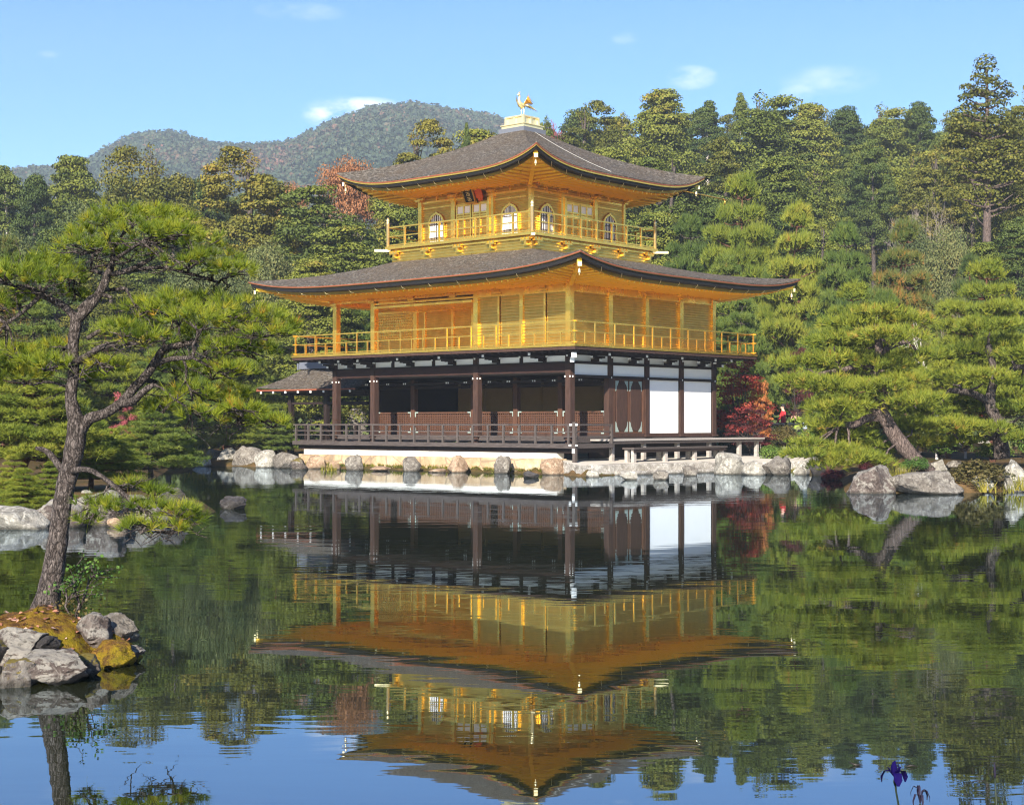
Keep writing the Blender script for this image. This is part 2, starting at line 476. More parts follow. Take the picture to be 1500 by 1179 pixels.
M['mtn_leaf'] = mat_leaf('mountain_foliage', [(.0, (.018, .034, .019)), (.38, (.034, .055, .028)), (.56, (.055, .074, .033)), (.66, (.095, .064, .036)), (.80, (.15, .068, .045)), (1, (.17, .09, .06))], scale=.011, trans=.1)

def mat_bark(name, c0, c1, scale=(7, 7, 1.6)):
    t = NT(name)
    v = t.coord(scale=scale)
    n1 = t.noise(v, 2.5, 6, .7, .6)
    wv = t.node('ShaderNodeTexNoise', {'Vector': v, 'Scale': 1.7, 'Detail': 4, 'Roughness': .6})
    wa = t.node('ShaderNodeVectorMath', {0: wv.outputs['Color'], 1: (1.1, 1.1, 1.1)}, operation='MULTIPLY')
    wb = t.node('ShaderNodeVectorMath', {0: v, 1: wa.outputs[0]}, operation='ADD')
    vor = t.node('ShaderNodeTexVoronoi', {'Vector': wb.outputs[0], 'Scale': 2.4}, feature='DISTANCE_TO_EDGE').outputs[0]
    n9 = t.noise(v, 9.0, 5, .7)
    vor = t.math('ADD', vor, t.math('MULTIPLY', t.math('SUBTRACT', n9, .5), .22))
    c = t.mix(t.ramp(n1, [(.3, (0, 0, 0)), (.7, (1, 1, 1))]), c0, c1)
    c = t.mix(t.ramp(n9, [(.35, (.6, .6, .6)), (.6, (0, 0, 0))]), c, tuple(x * .5 for x in c0))
    c = t.mix(t.ramp(vor, [(.03, (.85, .85, .85)), (.16, (0, 0, 0))]), c, tuple(x * .3 for x in c0))
    nor = t.bump(vor, 1.0, .06)
    t.bsdf(c, .9, 0, t.bump(n1, .7, .03, nor), spec=.2)
    return t.mat
M['bark'] = mat_bark('grey_brown_bark', (.07, .052, .045), (.20, .165, .15))
M['bark_near'] = mat_bark('plated_pine_bark', (.05, .037, .032), (.27, .225, .205), scale=(13, 13, 5))
M['bark_red'] = mat_bark('red_pine_bark', (.12, .05, .03), (.28, .14, .09))
M['bark_pale'] = mat_simple('pale_bark', (.55, .50, .45), .85, amt=.5, nscale=5)
M['bark_greyt'] = mat_simple('grey_twigs', (.27, .225, .20), .9, amt=.4, nscale=5)
M['bark_lean'] = mat_bark('grey_pink_bark', (.10, .068, .058), (.28, .215, .19))
M['bamboo'] = mat_simple('tan_bamboo', (.42, .32, .2), .6, amt=.4, nscale=8)

# ================================================================== SETTING: ground, pond, mountain, air
B_LOC, B_ROT = Vector((1.95, 52.0, 0)), -0.724           # south-east corner of the pavilion and its heading
_c, _s = math.cos(B_ROT), math.sin(B_ROT)
def bw(x, y, z=0.0):
    """pavilion coordinates (x east, y north of its south-east corner) -> world"""
    return Vector((B_LOC.x + x * _c - y * _s, B_LOC.y + x * _s + y * _c, z))
w1, w2 = bw(-12.7, -1.0), bw(0.4, -1.0)
POND = np.array([(-34, 5.2), (-26, 15), (-16, 21.5), (-8.3, 24.6), (-7.4, 25.4), (-6.1, 26.4), (-5.75, 29.5), (-7.6, 34), (-9.6, 40), (-11.2, 48),
                 (-12.6, 56), (-12.4, 61.2), (-9.3, 59.8), (w1.x, w1.y), (w2.x, w2.y), (2.2, 49.25), (6.9, 53.2), (10.6, 54.4), (10.6, 51.5), (9.75, 45),
                 (8.2, 37.4), (10.9, 37.3), (12.9, 38.6), (17, 36), (26, 33), (36, 20), (36, 5.2)])
def pond_sd(P):
    """signed distance to the pond outline: negative in the water"""
    P = np.asarray(P, dtype=float)
    d = np.full(len(P), 1e9); inside = np.zeros(len(P), bool)
    n = len(POND)
    for i in range(n):
        a, b = POND[i], POND[(i + 1) % n]
        e = b - a; w = P - a
        t = np.clip((w @ e) / (e @ e), 0, 1)
        d = np.minimum(d, np.hypot(*(w - t[:, None] * e).T))
        c = (a[1] > P[:, 1]) != (b[1] > P[:, 1])
        xi = a[0] + (P[:, 1] - a[1]) / ((b[1] - a[1]) if abs(b[1] - a[1]) > 1e-9 else 1e-9) * e[0]
        inside ^= c & (P[:, 0] < xi)
    return np.where(inside, -d, d)
def sst(a, b, x):
    t = np.clip((x - a) / (b - a), 0, 1)
    return t * t * (3 - 2 * t)
def ground_np(P):
    P = np.asarray(P, dtype=float)
    x, y = P[:, 0], P[:, 1]
    sd = pond_sd(P)
    z = -0.95 + 1.22 * sst(-1.5, .45, sd) + .22 * sst(1, 8, sd)
    far = sst(60, 85, y)
    p = x / np.maximum(y, 1) * F_PX + CX
    w = sst(660, 900, p)
    hill = w * (17.0 * sst(78, 190, y) + 7 * sst(190, 330, y)) + (1 - w) * (5.5 * sst(80, 190, y) + 6 * sst(190, 400, y))
    z = z + hill + .25 * far
    z = z + .10 * np.sin(x * .7 + y * .31) * np.sin(y * .53 - x * .2) * sst(.6, 4, sd) + .45 * far * np.sin(x * .11) * np.sin(y * .09)
    # flat under the pavilion and its terrace
    dx, dy = x - B_LOC.x, y - B_LOC.y
    lx, ly = dx * _c + dy * _s, -dx * _s + dy * _c
    near = (1 - sst(.5, 3, np.maximum(np.abs(lx + 4.5) - 9.0, np.abs(ly - 6) - 7.2)))
    z = np.where(sd > 0, z * (1 - near) + .24 * near, z)
    return z
def ground(x, y): return float(ground_np([(x, y)])[0])

def axis(*segs):
    r = []
    for a, b, n in segs: r += list(np.linspace(a, b, n, endpoint=False))
    r.append(segs[-1][1])
    return np.array(r)
def grid_mesh(name, xs, ys, zf, mats, smooth=True):
    X, Y = np.meshgrid(xs, ys)
    P = np.stack([X.ravel(), Y.ravel()], 1)
    V = np.column_stack([P, zf(P)])
    nx, ny = len(xs), len(ys)
    i = (np.arange(ny - 1)[:, None] * nx + np.arange(nx - 1)[None]).ravel()
    return np_mesh(name, V, np.stack([i, i + 1, i + 1 + nx, i + nx], 1), mats, smooth=smooth)

def mat_ground():
    t = NT('garden_soil')
    v = t.coord()
    n1 = t.noise(v, .45, 6, .65)
    n2 = t.noise(v, 5, 6, .7)
    c = t.ramp(n1, [(.32, (.040, .042, .010)), (.48, (.095, .060, .022)), (.6, (.15, .09, .04)), (.72, (.06, .06, .014))])
    c = t.mix(t.ramp(n2, [(.4, (.7, .7, .7)), (.6, (0, 0, 0))]), c, (.05, .035, .015))
    t.bsdf(c, .95, 0, t.bump(n2, .8, .06), spec=.1)
    return t.mat
M['soil'] = mat_ground()
gm = grid_mesh('ground', axis((-320, -60, 26), (-60, -20, 40), (-20, 16, 90), (16, 60, 44), (60, 320, 26)),
               axis((-40, 3, 12), (3, 70, 150), (70, 130, 40), (130, 440, 32)), ground_np, [M['soil']])
tag(link('ground', gm), kind='structure')

def mat_water():
    t = NT('pond_water')
    g = t.node('ShaderNodeNewGeometry').outputs['Position']
    def mp(sx, sy, rz=0): return t.node('ShaderNodeMapping', {'Vector': g, 'Scale': (sx, sy, 1), 'Rotation': (0, 0, rz)}).outputs[0]
    a = t.noise(mp(.55, 1.9, .06), 1.0, 3, .5, .4)
    b = t.noise(mp(2.2, 6.5, -.08), 1.0, 2, .5, .3)
    c = t.noise(mp(.10, .16, .3), 1.0, 2, .5)           # calm and ruffled patches
    amp = t.ramp(c, [(.38, (.25, .25, .25)), (.62, (1, 1, 1))])
    h = t.math('ADD', t.math('MULTIPLY', a, .0028), t.math('MULTIPLY', b, .0004))
    nor = t.bump(t.math('MULTIPLY', h, amp), 1.0, WATER_D)
    fr = t.node('ShaderNodeFresnel', {'IOR': 1.42, 'Normal': nor})
    fac = t.math('ADD', t.math('MULTIPLY', fr, .70), .25, True)
    n = t.noise(mp(.05, .05), 1.0, 3, .5)
    deep = t.mix(n, (.010, .013, .004), (.020, .020, .006))
    d = t.node('ShaderNodeBsdfDiffuse', {'Color': deep})
    gl = t.node('ShaderNodeBsdfGlossy', {'Color': (.72, .84, .97), 'Roughness': .012, 'Normal': nor})
    m = t.node('ShaderNodeMixShader', {0: fac, 1: d, 2: gl})
    t.l.new(m.outputs[0], t.out.inputs[0])
    return t.mat
WATER_D = 1.0
M['water'] = mat_water()
xs = np.linspace(-45, 45, 46); ys = np.linspace(3, 75, 37)
tag(link('water', grid_mesh('water', xs, ys, lambda P: np.zeros(len(P)), [M['water']])), kind='structure')

# far wooded mountain: real slopes a kilometre off, crowns standing on them
RIDGE = np.array([(-900, 235), (-500, 260), (-200, 262), (-60, 252), (0, 246), (40, 240), (90, 237), (130, 228), (155, 212), (185, 196), (222, 186), (258, 187), (290, 199), (330, 206),
                  (380, 207), (420, 203), (450, 190), (500, 166), (545, 151), (600, 144), (640, 150), (690, 158), (725, 163), (760, 176), (820, 190), (900, 205), (1100, 215), (1500, 230), (2200, 240)], float)
YR = 900.0
def mtn_np(P):
    P = np.asarray(P, dtype=float)
    x, y = P[:, 0], P[:, 1]
    p = x / np.maximum(y, 1) * F_PX + CX
    left = 1 - sst(300, 470, p)
    top = EYE + (HOR - np.interp(p, RIDGE[:, 0], RIDGE[:, 1])) / F_PX * YR - 7
    t = (y - 390) / (YR - 390)
    up = np.where(t < 1, np.clip(t, 0, 1) ** 1.15 * (1.5 - .5 * np.clip(t, 0, 1)), 1 - .35 * sst(0, .3, t - 1))
    folds = (np.sin(x * .031 + y * .006) * 7 + np.sin(x * .067 - y * .011 + 1.3) * 4 + np.sin(x * .013 + y * .02) * 6) * np.clip(3.2 * t * (1 - t), 0, 1) * np.clip(1.25 - t, 0, 1) * .8
    return np.where(t > 0, np.maximum(8 + (top - 8) * up + folds, 2), 6)
mm = grid_mesh('mountain', np.linspace(-640, 640, 200), axis((385, 900, 70), (900, 1040, 8)), mtn_np, [M['soil']])
tag(link('mountain', mm), kind='structure')

rngm = np.random.default_rng(5)
def leaf_quads(C, N, size, rng, asp=1.0, jit=.6):
    """square-ish leaf sprays: centres C, outward normals N"""
    n = len(C)
    N = N + rng.normal(0, jit, (n, 3))
    N /= np.linalg.norm(N, axis=1)[:, None] + 1e-9
    A = np.cross(N, rng.normal(0, 1, (n, 3)))
    A /= np.linalg.norm(A, axis=1)[:, None] + 1e-9
    B = np.cross(N, A)
    s = (size * rng.uniform(.6, 1.3, n))[:, None]
    a, b = A * s * .5, B * s * .5 * asp
    dent = N * s * .12
    V = np.stack([C - a, C - b * .8 + dent, C + a, C + b + dent], 1).reshape(-1, 3)
    F = np.arange(4 * n).reshape(-1, 4)
    return V, F
def sphere_dirs(n, rng):
    d = rng.normal(0, 1, (n, 3))
    return d / np.linalg.norm(d, axis=1)[:, None]
def mountain_forest():
    n = 50000
    x = rngm.uniform(-1, 1, n); y = 400 + (930 - 400) * rngm.uniform(0, 1, n) ** .8
    x = x * y * .42 - y * .09
    # keep what the frame and a little around it can see
    p = x / y * F_PX + CX
    keep = (p > -420) & (p < 1000)
    x, y = x[keep], y[keep]
    z = mtn_np(np.stack([x, y], 1))
    n = len(x)
    r = rngm.uniform(1.5, 3.3, n); hgt = rngm.uniform(.9, 1.8, n)
    k = 14
    d = sphere_dirs(n * k, rngm).reshape(n, k, 3)
    d[..., 2] = np.abs(d[..., 2]) * 1.0 - .15
    C = np.stack([x, y, z + r * .7], 1)[:, None] + d * (r[:, None, None] * np.stack([np.ones(n), np.ones(n), hgt], 1)[:, None]) * rngm.uniform(.75, 1.05, (n, k, 1))
    tint = np.repeat(np.clip(rngm.normal(.36, .11, n) + (rngm.uniform(0, 1, n) < .07) * .30, 0, 1), k)
    tint = np.clip(tint + rngm.normal(0, .05, len(tint)), 0, 1)
    V, F = leaf_quads(C.reshape(-1, 3), d.reshape(-1, 3), np.repeat(r * .62, k), rngm, jit=.5)
    o = link('mountain_forest', np_mesh('mountain_forest', V, F, [M['mtn_leaf']], {'tint': tint}))
    tag(o, 'distant mixed wood with reddish autumn patches covering the mountain', 'forest', kind='stuff')
mountain_forest()

def haze():
    mb = MB(); mb.box(-700, 700, -45, 1050, -2.2, 262)
    t = NT('haze_air')
    v = t.node('ShaderNodeVolumePrincipled', {'Color': (.70, .83, 1.0), 'Density': .00038, 'Anisotropy': .0})
    t.l.new(v.outputs[0], t.out.inputs['Volume'])
    o = mb.build('haze', t.mat)
    tag(o, kind='stuff')
haze()

# ================================================================== GOLDEN PAVILION
bld = empty('golden_pavilion', B_LOC, B_ROT)
tag(bld, 'three storey pavilion with two gold leaf upper floors standing on the pond edge', 'pavilion')
BX0, BY1 = -11.66, 8.48

def P(name, mb, m, parent=bld): return mb.build(name, m, parent)

# ---- first storey -------------------------------------------------------------
m = MB(); m.box(-11.75, 0.08, -.06, BY1 + .08, 1.02, 1.2); P('floor', m, M['wood_grey'])
for a, b in ((0, 0), (4.24, 0), (9.54, 0), (11.66, 0), (0, 2.12), (0, 4.24), (0, 6.36), (0, 8.48), (11.66, 2.12), (11.66, 4.24), (11.66, 6.36), (11.66, 8.48), (4.24, 8.48), (8.0, 8.48)):
    m = MB()
    m.box(-a - .115, -a + .115, b - .115, b + .115, .62 if b == 0 else 1.2, 4.02)
    if b in (0,) or a == 0: m.box(-a - .17, -a + .17, b - .17, b + .17, 1.2, 1.26)
    col = P('column', m, M['wood'])
    k = MB()
    for s in (-1, 1):
        k.box(-a + s * .11 - .018, -a + s * .11 + .018, b - .137, b - .117, 3.235, 3.29)
    k.box(-a + .118, -a + .138, b - .02, b + .02, 3.235, 3.29)
    if b == 0 or a == 0: k.build('nail_cover', M['white_tip'], col)
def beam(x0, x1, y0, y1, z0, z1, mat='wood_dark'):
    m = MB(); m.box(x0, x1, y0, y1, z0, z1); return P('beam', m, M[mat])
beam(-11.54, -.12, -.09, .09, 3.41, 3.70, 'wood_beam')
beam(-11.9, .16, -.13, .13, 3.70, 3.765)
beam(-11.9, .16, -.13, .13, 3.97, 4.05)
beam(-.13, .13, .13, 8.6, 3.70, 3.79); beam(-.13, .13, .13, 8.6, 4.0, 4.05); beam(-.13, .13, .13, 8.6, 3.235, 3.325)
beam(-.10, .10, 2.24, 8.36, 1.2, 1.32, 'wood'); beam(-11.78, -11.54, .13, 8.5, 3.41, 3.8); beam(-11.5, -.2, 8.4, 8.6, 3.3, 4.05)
for x0, x1 in zip(np.arange(-11.66, 0, 1.06), np.arange(-10.6, .1, 1.06)):     # white strip above the south beam
    if x1 > .01: x1 = 0.0
    m = MB(); m.box(x0 + .075, x1 - .075, -.045, .02, 3.767, 3.968); P('plaster_strip', m, M['plaster'])
    m = MB(); m.box(x1 - .07, x1 + .07, -.08, .05, 3.767, 3.968); P('stud', m, M['wood_dark'])
for b0 in (0, 2.12, 4.24, 6.36):
    for z0, z1 in ((3.327, 3.698), (3.793, 3.998)):
        m = MB(); m.box(-.03, .045, b0 + .125, b0 + 1.995, z0, z1); P('plaster_strip', m, M['plaster'])
for b0 in (4.24, 6.36):
    m = MB(); m.box(-.03, .05, b0 + .13, b0 + 1.99, 1.325, 3.232); P('plaster_wall', m, M['plaster'])
    m = MB(); m.box(.05, .065, b0 + .13, b0 + .155, 1.325, 3.232); m.box(.05, .065, b0 + 1.965, b0 + 1.99, 1.325, 3.232); P('wall_edging', m, M['wood_dark'])
# double plank door of the east side
m = MB(); m.box(-.10, .10, 2.235, 2.36, 1.32, 3.235); m.box(-.10, .10, 4.0, 4.125, 1.32, 3.235); P('door_frame', m, M['wood_red'])
for y0, y1 in ((2.38, 3.17), (3.19, 3.98)):
    m = MB(); m.box(-.02, .06, y0, y1, 1.325, 3.23); d = P('door', m, M['wood_red'])
    pts = []
    yc, hw = (y0 + y1) / 2, (y1 - y0) / 2 - .10
    for k in range(13):
        t = PI * k / 12
        pts.append((yc + hw * math.cos(t), 2.86 + .27 * math.sin(t)))
    for k in range(13):
        t = PI + PI * k / 12
        pts.append((yc + hw * math.cos(t), 1.68 + .27 * math.sin(t)))
    e = MB(); n = len(pts)
    e.add([(.062, p[0], p[1]) for p in pts] + [(.085, p[0], p[1]) for p in pts],
          [tuple(range(n, 2 * n))] + [(i, (i + 1) % n, n + (i + 1) % n, n + i) for i in range(n)])
    e.build('door_panel', M['wood'], d)
    for zz, s in ((3.16, -1), (1.38, 1)):
        for yy, q in ((y0 + .04, 1), (y1 - .04, -1)):
            c = MB()
            c.add([(.075, yy, zz), (.075, yy + q * .19, zz), (.075, yy + q * .035, zz + s * .34), (.063, yy, zz), (.063, yy + q * .19, zz), (.063, yy + q * .035, zz + s * .34), (.075, yy, zz + s * .36), (.063, yy, zz + s * .36)],
                  [(0, 1, 2, 6), (0, 3, 4, 1), (1, 4, 5, 2), (6, 7, 3, 0)])
            c.build('door_fitting', M['verdigris'], d)
# recessed south wall: lattice shutters between posts, open above
PST = (0.0, 2.12, 4.24, 6.36, 9.54, 11.66)
for a in PST:
    if a in (0.0, 11.66): continue
    m = MB(); m.box(-a - .10, -a + .10, 2.02, 2.22, 1.2, 3.35); P('post', m, M['wood_red'])
for a0, a1 in zip(PST[:-1], PST[1:]):
    m = MB()
    x0, x1 = -a1 + .11, -a0 - .11
    m.box(x0, x1, 2.12, 2.16, 1.37, 2.09)
    for z in (1.345, 2.075): m.box(x0, x1, 2.06, 2.119, z - .03, z + .035)
    m.box(x0, x0 + .05, 2.06, 2.119, 1.381, 2.044); m.box(x1 - .05, x1, 2.06, 2.119, 1.381, 2.044)
    mats = [M['wood_dark'], M['wood_red']]
    m.m = [0] * 6 + [1] * (len(m.f) - 6)
    nx = int((x1 - x0 - .1) / .095)
    for i in range(1, nx):
        xx = x0 + .05 + (x1 - x0 - .1) * i / nx
        m.box(xx - .023, xx + .023, 2.085, 2.118, 1.382, 2.043, 1)
    for i in range(1, 8):
        zz = 1.381 + .662 * i / 8
        m.box(x0 + .051, x1 - .051, 2.076, 2.084, zz - .021, zz + .021, 1)
    lp = P('lattice_panel', m, mats)
    c = MB()
    for xx, q in ((x0, 1), (x1, -1)):
        for zz, s in ((2.115, -1), (1.315, 1)):
            xa, xb = sorted((xx, xx + q * .17)); za, zb = sorted((zz, zz + s * .045))
            c.box(xa, xb, 2.045, 2.0585, za, zb)
            xa, xb = sorted((xx, xx + q * .045)); za, zb = sorted((zz + s * .046, zz + s * .19))
            c.box(xa, xb, 2.045, 2.0585, za, zb)
    c.build('corner_fitting', M['verdigris'], lp)
    m = MB(); m.box(x0, x1, 2.05, 2.19, 1.2, 1.31); P('sill', m, M['wood'])
    m = MB(); m.box(x0, x1, 1.15, 1.98, 3.16, 3.2)
    for q in range(5): m.box(x0, x1, 1.2 + q * .18, 1.23 + q * .18, 3.12, 3.16)
    P('raised_shutter', m, M['wood_dark'])
    k = MB()
    for xx in (x0 + .35, x1 - .35): k.box(xx - .07, xx - .03, 1.12, 1.145, 3.15, 3.21); k.box(xx + .03, xx + .07, 1.12, 1.145, 3.15, 3.21)
    P('shutter_hook', k, M['white_tip'])
beam(-11.6, -.12, 2.03, 2.2, 3.0, 3.1); beam(-11.6, -.12, 2.03, 2.2, 3.3, 3.42)
m = MB(); m.box(-11.54, -.12, .1, 8.4, 3.40, 3.44); P('ceiling', m, M['ceil'])
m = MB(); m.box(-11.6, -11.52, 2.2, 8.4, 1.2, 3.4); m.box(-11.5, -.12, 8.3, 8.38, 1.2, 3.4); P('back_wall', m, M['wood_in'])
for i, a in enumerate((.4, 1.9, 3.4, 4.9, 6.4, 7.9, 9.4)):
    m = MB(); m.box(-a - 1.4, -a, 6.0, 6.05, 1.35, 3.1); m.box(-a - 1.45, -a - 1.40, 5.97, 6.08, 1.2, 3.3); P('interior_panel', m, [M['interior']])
# outer veranda deck, its rail and posts
m = MB()
for i in range(6): m.box(-12.85, 1.12, -1.12 + i * .177, -1.12 + i * .177 + .170, .955, 1.0)
m.box(-12.9, 1.16, -1.17, -1.122, .86, 1.008)
m.box(1.122, 1.165, -1.115, .9, .86, 1.008)
for i in range(6): m.box(.09 + i * .172, .09 + i * .172 + .165, -.05, .88, .955, 1.0)
P('veranda', m, M['wood_grey'])
m = MB(); m.box(-12.8, .95, -.95, -.80, .70, .85); m.box(.8, .95, -.79, .85, .70, .85); P('veranda_beam', m, M['wood_dark'])
for a in (-12.3, -10.0, -7.9, -5.75, -3.6, -1.5, ):
    m = MB(); m.tube([(a, -.82, .30), (a, -.84, .705)], [.085, .08], 8); P('stilt', m, M['wood_greyv'])
rail = MB()
for z, w in ((1.63, .055), (1.40, .04), (1.24, .04)):
    rail.box(-12.92, 1.20, -1.10 - w / 2, -1.10 + w / 2, z - w / 2, z + w / 2)
    rail.box(1.10 - w / 2, 1.10 + w / 2, -1.10 + w, .86, z - w / 2 - .002, z + w / 2 + .002)
rl = P('railing', rail, M['wood_grey'])
for i in range(20):
    x = -12.75 + i * .716
    if x > 1.0: break
    k = MB(); k.box(x - .035, x + .035, -1.105 - .033, -1.105 + .033, 1.003, 1.60); k.build('rail_post', M['wood_greyv'], rl)
for x, y in ((1.10, .86),):
    k = MB(); k.box(x - .045, x + .045, y - .045, y + .045, .8, 1.66); k.build('rail_post', M['wood_greyv'], rl)
k = MB(); k.box(1.05, 1.17, -1.16, -1.04, .34, 1.72); k.build('corner_post', M['wood_greyv'], rl)
k = MB(); k.box(.94, 1.03, -1.175, -1.142, 1.60, 1.66); k.box(1.19, 1.27, -1.175, -1.142, 1.60, 1.66); k.box(1.06, 1.16, -1.185, -1.163, .7, .84); k.box(.93, 1.02, -1.195, -1.172, .93, .985); k.box(1.2, 1.28, -1.195, -1.172, .93, .985)
k.build('rail_fitting', M['white_tip'], rl)
# east platform
m = MB()
for i in range(5): m.box(.12 + i * .2, .12 + i * .2 + .192, .95, 10.4, 1.08, 1.14)
P('side_platform', m, M['wood_pale'])
m = MB(); m.box(1.0, 1.08, .97, 10.35, .98, 1.078); P('side_platform_beam', m, M['wood_grey'])
for y in (1.1, 2.9, 4.9, 6.9, 8.9, 10.1):
    m = MB(); m.box(.86, .99, y - .07, y + .07, .3, 1.078); P('stilt', m, M['wood_pale'])
m = MB(); m.box(.05, .09, .9, 8.6, .35, 1.0); P('skirting_board', m, M['wood_dark'])

# ---- bracket clusters with white painted ends under the balcony ----------------
def bracket(x, y, ox, oy):
    """ox,oy: outward direction"""
    tx, ty = -oy, ox
    def box(o0, o1, t0, t1, z0, z1, mi, mb):
        xs_ = sorted((x + ox * o0 + tx * t0, x + ox * o1 + tx * t1)); ys_ = sorted((y + oy * o0 + ty * t0, y + oy * o1 + ty * t1))
        mb.box(xs_[0], xs_[1], ys_[0], ys_[1], z0, z1, mi)
    b = MB()
    box(.10, .46, -.055, .055, 3.78, 3.87, 0, b); box(.30, .42, -.34, .34, 3.90, 3.965, 0, b)
    box(.10, .86, -.05, .05, 3.975, 4.045, 0, b)
    box(.25, .47, -.11, .11, 3.871, 3.899, 0, b)
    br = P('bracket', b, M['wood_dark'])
    for e in ((.461, .485, -.045, .045, 3.785, 3.868), (.30, .42, -.362, -.341, 3.905, 3.96), (.30, .42, .341, .362, 3.905, 3.96), (.861, .885, -.048, .048, 3.968, 4.052)):
        w = MB(); box(*e, 0, w); w.build('painted_end', M['white_tip'], br)
for a in (-1.06, -3.18, -5.3, -7.42, -9.54, -11.66, -10.6): bracket(a, 0, 0, -1)
for y in (1.06, 3.18, 5.3, 7.42, 8.48): bracket(0, y, 1, 0)
b = MB(); b.bar((.05, -.05, 3.93), (.95, -.95, 3.93), .11, .09); b.bar((.05, -.05, 3.8), (.55, -.55, 3.8), .11, .09); br = P('bracket', b, M['wood_dark'])
w = MB(); w.bar((.952, -.952, 3.925), (.985, -.985, 3.925), .17, .17); w.bar((.552, -.552, 3.79), (.585, -.585, 3.79), .15, .16); w.build('painted_end', M['white_tip'], br)
w = MB()
for y in (0, 2.12, 4.24, 6.36, 8.48): w.box(.14, .168, y - .03, y + .03, 3.93, 3.99)
for a in (0, 2.12, 4.24, 6.36, 8.48, 10.6): w.box(-a - .03, -a + .03, -.168, -.14, 3.93, 3.99)
P('nail_cover', w, M['white_tip'])

# ---- second storey ----------------------------------------------------------------
OV = 1.2
m = MB(); m.box(BX0 - OV, OV, -OV, BY1 + OV, 4.10, 4.20); P('balcony_frame', m, M['wood'])
m = MB(); m.box(BX0 - OV - .03, OV + .03, -OV - .03, BY1 + OV + .03, 4.203, 4.285); P('balcony', m, M['gold'])
m = MB()
for i in range(44):
    x = BX0 - 1.1 + i * .32
    m.box(x - .045, x + .045, -OV + .06, -.1, 4.055, 4.098)
for i in range(34):
    y = -1.0 + i * .32
    m.box(.1, OV - .06, y - .045, y + .045, 4.053, 4.096)
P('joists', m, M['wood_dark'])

def balustrade(x0, x1, y0, y1, zf, ztop, zmid, step, parent, w=.05, tall_ext=.02, corner=None, ext=.13, zlow=.05):
    r = MB()
    for z, ww in ((ztop, w), (zmid, w * .8), (zf + zlow, w * .9)):
        e = ext if corner is None else 0
        r.box(x0 - e, x1 + e, y0 - ww / 2, y0 + ww / 2, z - ww / 2, z + ww / 2)
        r.box(x0 - e, x1 + e, y1 - ww / 2, y1 + ww / 2, z - ww / 2, z + ww / 2)
        for xx in (x0, x1):
            r.box(xx - ww / 2, xx + ww / 2, y0 - e, y1 + e, z - ww / 2 + .004, z + ww / 2 + .004)
    rr = r.build('railing', M['gold'], parent)
    def posts(p, q, n, hor):
        for i in range(1, n):
            t = p + (q - p) * i / n
            full = i % 2 == 0
            k = MB()
            z1 = ztop - w / 2 if full or corner else zmid - w * .4
            h = w * .55 if not corner else w * .62
            c = hor
            if c[0] == 'x': k.box(t - h, t + h, c[1] - h, c[1] + h, zf, z1)
            else: k.box(c[1] - h, c[1] + h, t - h, t + h, zf, z1)
            if corner: 
                if c[0] == 'x': k.box(t - h * 1.5, t + h * 1.5, c[1] - h * 1.3, c[1] + h * 1.3, z1 - .07, z1 - .01)
                else: k.box(c[1] - h * 1.3, c[1] + h * 1.3, t - h * 1.5, t + h * 1.5, z1 - .07, z1 - .01)
            k.build('rail_post', M['gold'], rr)
    nx, ny = max(2, round((x1 - x0) / step / 2) * 2), max(2, round((y1 - y0) / step / 2) * 2)
    posts(x0, x1, nx, ('x', y0)); posts(x0, x1, nx, ('x', y1)); posts(y0, y1, ny, ('y', x1)); posts(y0, y1, ny, ('y', x0))
    for xx in (x0, x1):
        for yy in (y0, y1):
            k = MB()
            if corner is None:
                k.box(xx - w * .6, xx + w * .6, yy - w * .6, yy + w * .6, zf, ztop + .03)
                for z in (ztop, zmid, zf + zlow): k.box(xx - w * 1.1, xx + w * 1.1, yy - w * 1.1, yy + w * 1.1, z - w * .62, z + w * .62)
            else:
                k.lathe((xx, yy, 0), [(.062, zf - .12), (.062, corner), (.075, corner + .01), (.05, corner + .03), (.05, corner + .07), (.068, corner + .10), (.055, corner + .15), (.012, corner + .23)], 12)
            k.build('corner_post', M['pale_gold'] if corner else M['gold'], rr)
    return rr
balustrade(BX0 - 1.12, 1.12, -1.12, BY1 + 1.12, 4.285, 5.03, 4.70, .56, bld, w=.042)

WT = 6.42
for a, b in ((0, 0), (4.24, 0), (9.54, 0), (11.66, 0), (0, 2.12), (0, 4.24), (0, 6.36), (0, 8.48), (11.66, 2.12), (11.66, 4.24), (11.66, 8.48), (6.0, 8.48)):
    m = MB(); m.box(-a - .105, -a + .105, b - .105, b + .105, 4.285, WT); P('gold_column', m, M['gold'])
for a in (1.06, 2.12, 3.18):
    m = MB(); m.box(-a - (.075 if a == 2.12 else .04), -a + (.075 if a == 2.12 else .04), -.075, .02, 4.285, 6.12); P('gold_mullion', m, M['gold'])
e_ = [0, 1.06, 2.12, 3.18, 4.24]
for a0, a1 in zip(e_[:-1], e_[1:]):
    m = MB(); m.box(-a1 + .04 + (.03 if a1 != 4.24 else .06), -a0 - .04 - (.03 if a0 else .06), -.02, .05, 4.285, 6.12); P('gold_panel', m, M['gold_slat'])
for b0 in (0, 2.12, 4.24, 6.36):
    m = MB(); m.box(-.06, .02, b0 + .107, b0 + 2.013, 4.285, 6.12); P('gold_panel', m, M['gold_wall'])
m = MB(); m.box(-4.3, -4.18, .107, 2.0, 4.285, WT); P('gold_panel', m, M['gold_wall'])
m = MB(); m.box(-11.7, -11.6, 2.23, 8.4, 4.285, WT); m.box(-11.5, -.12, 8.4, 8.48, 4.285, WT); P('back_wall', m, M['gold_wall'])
m = MB()                                                      # tie beams under the rafters
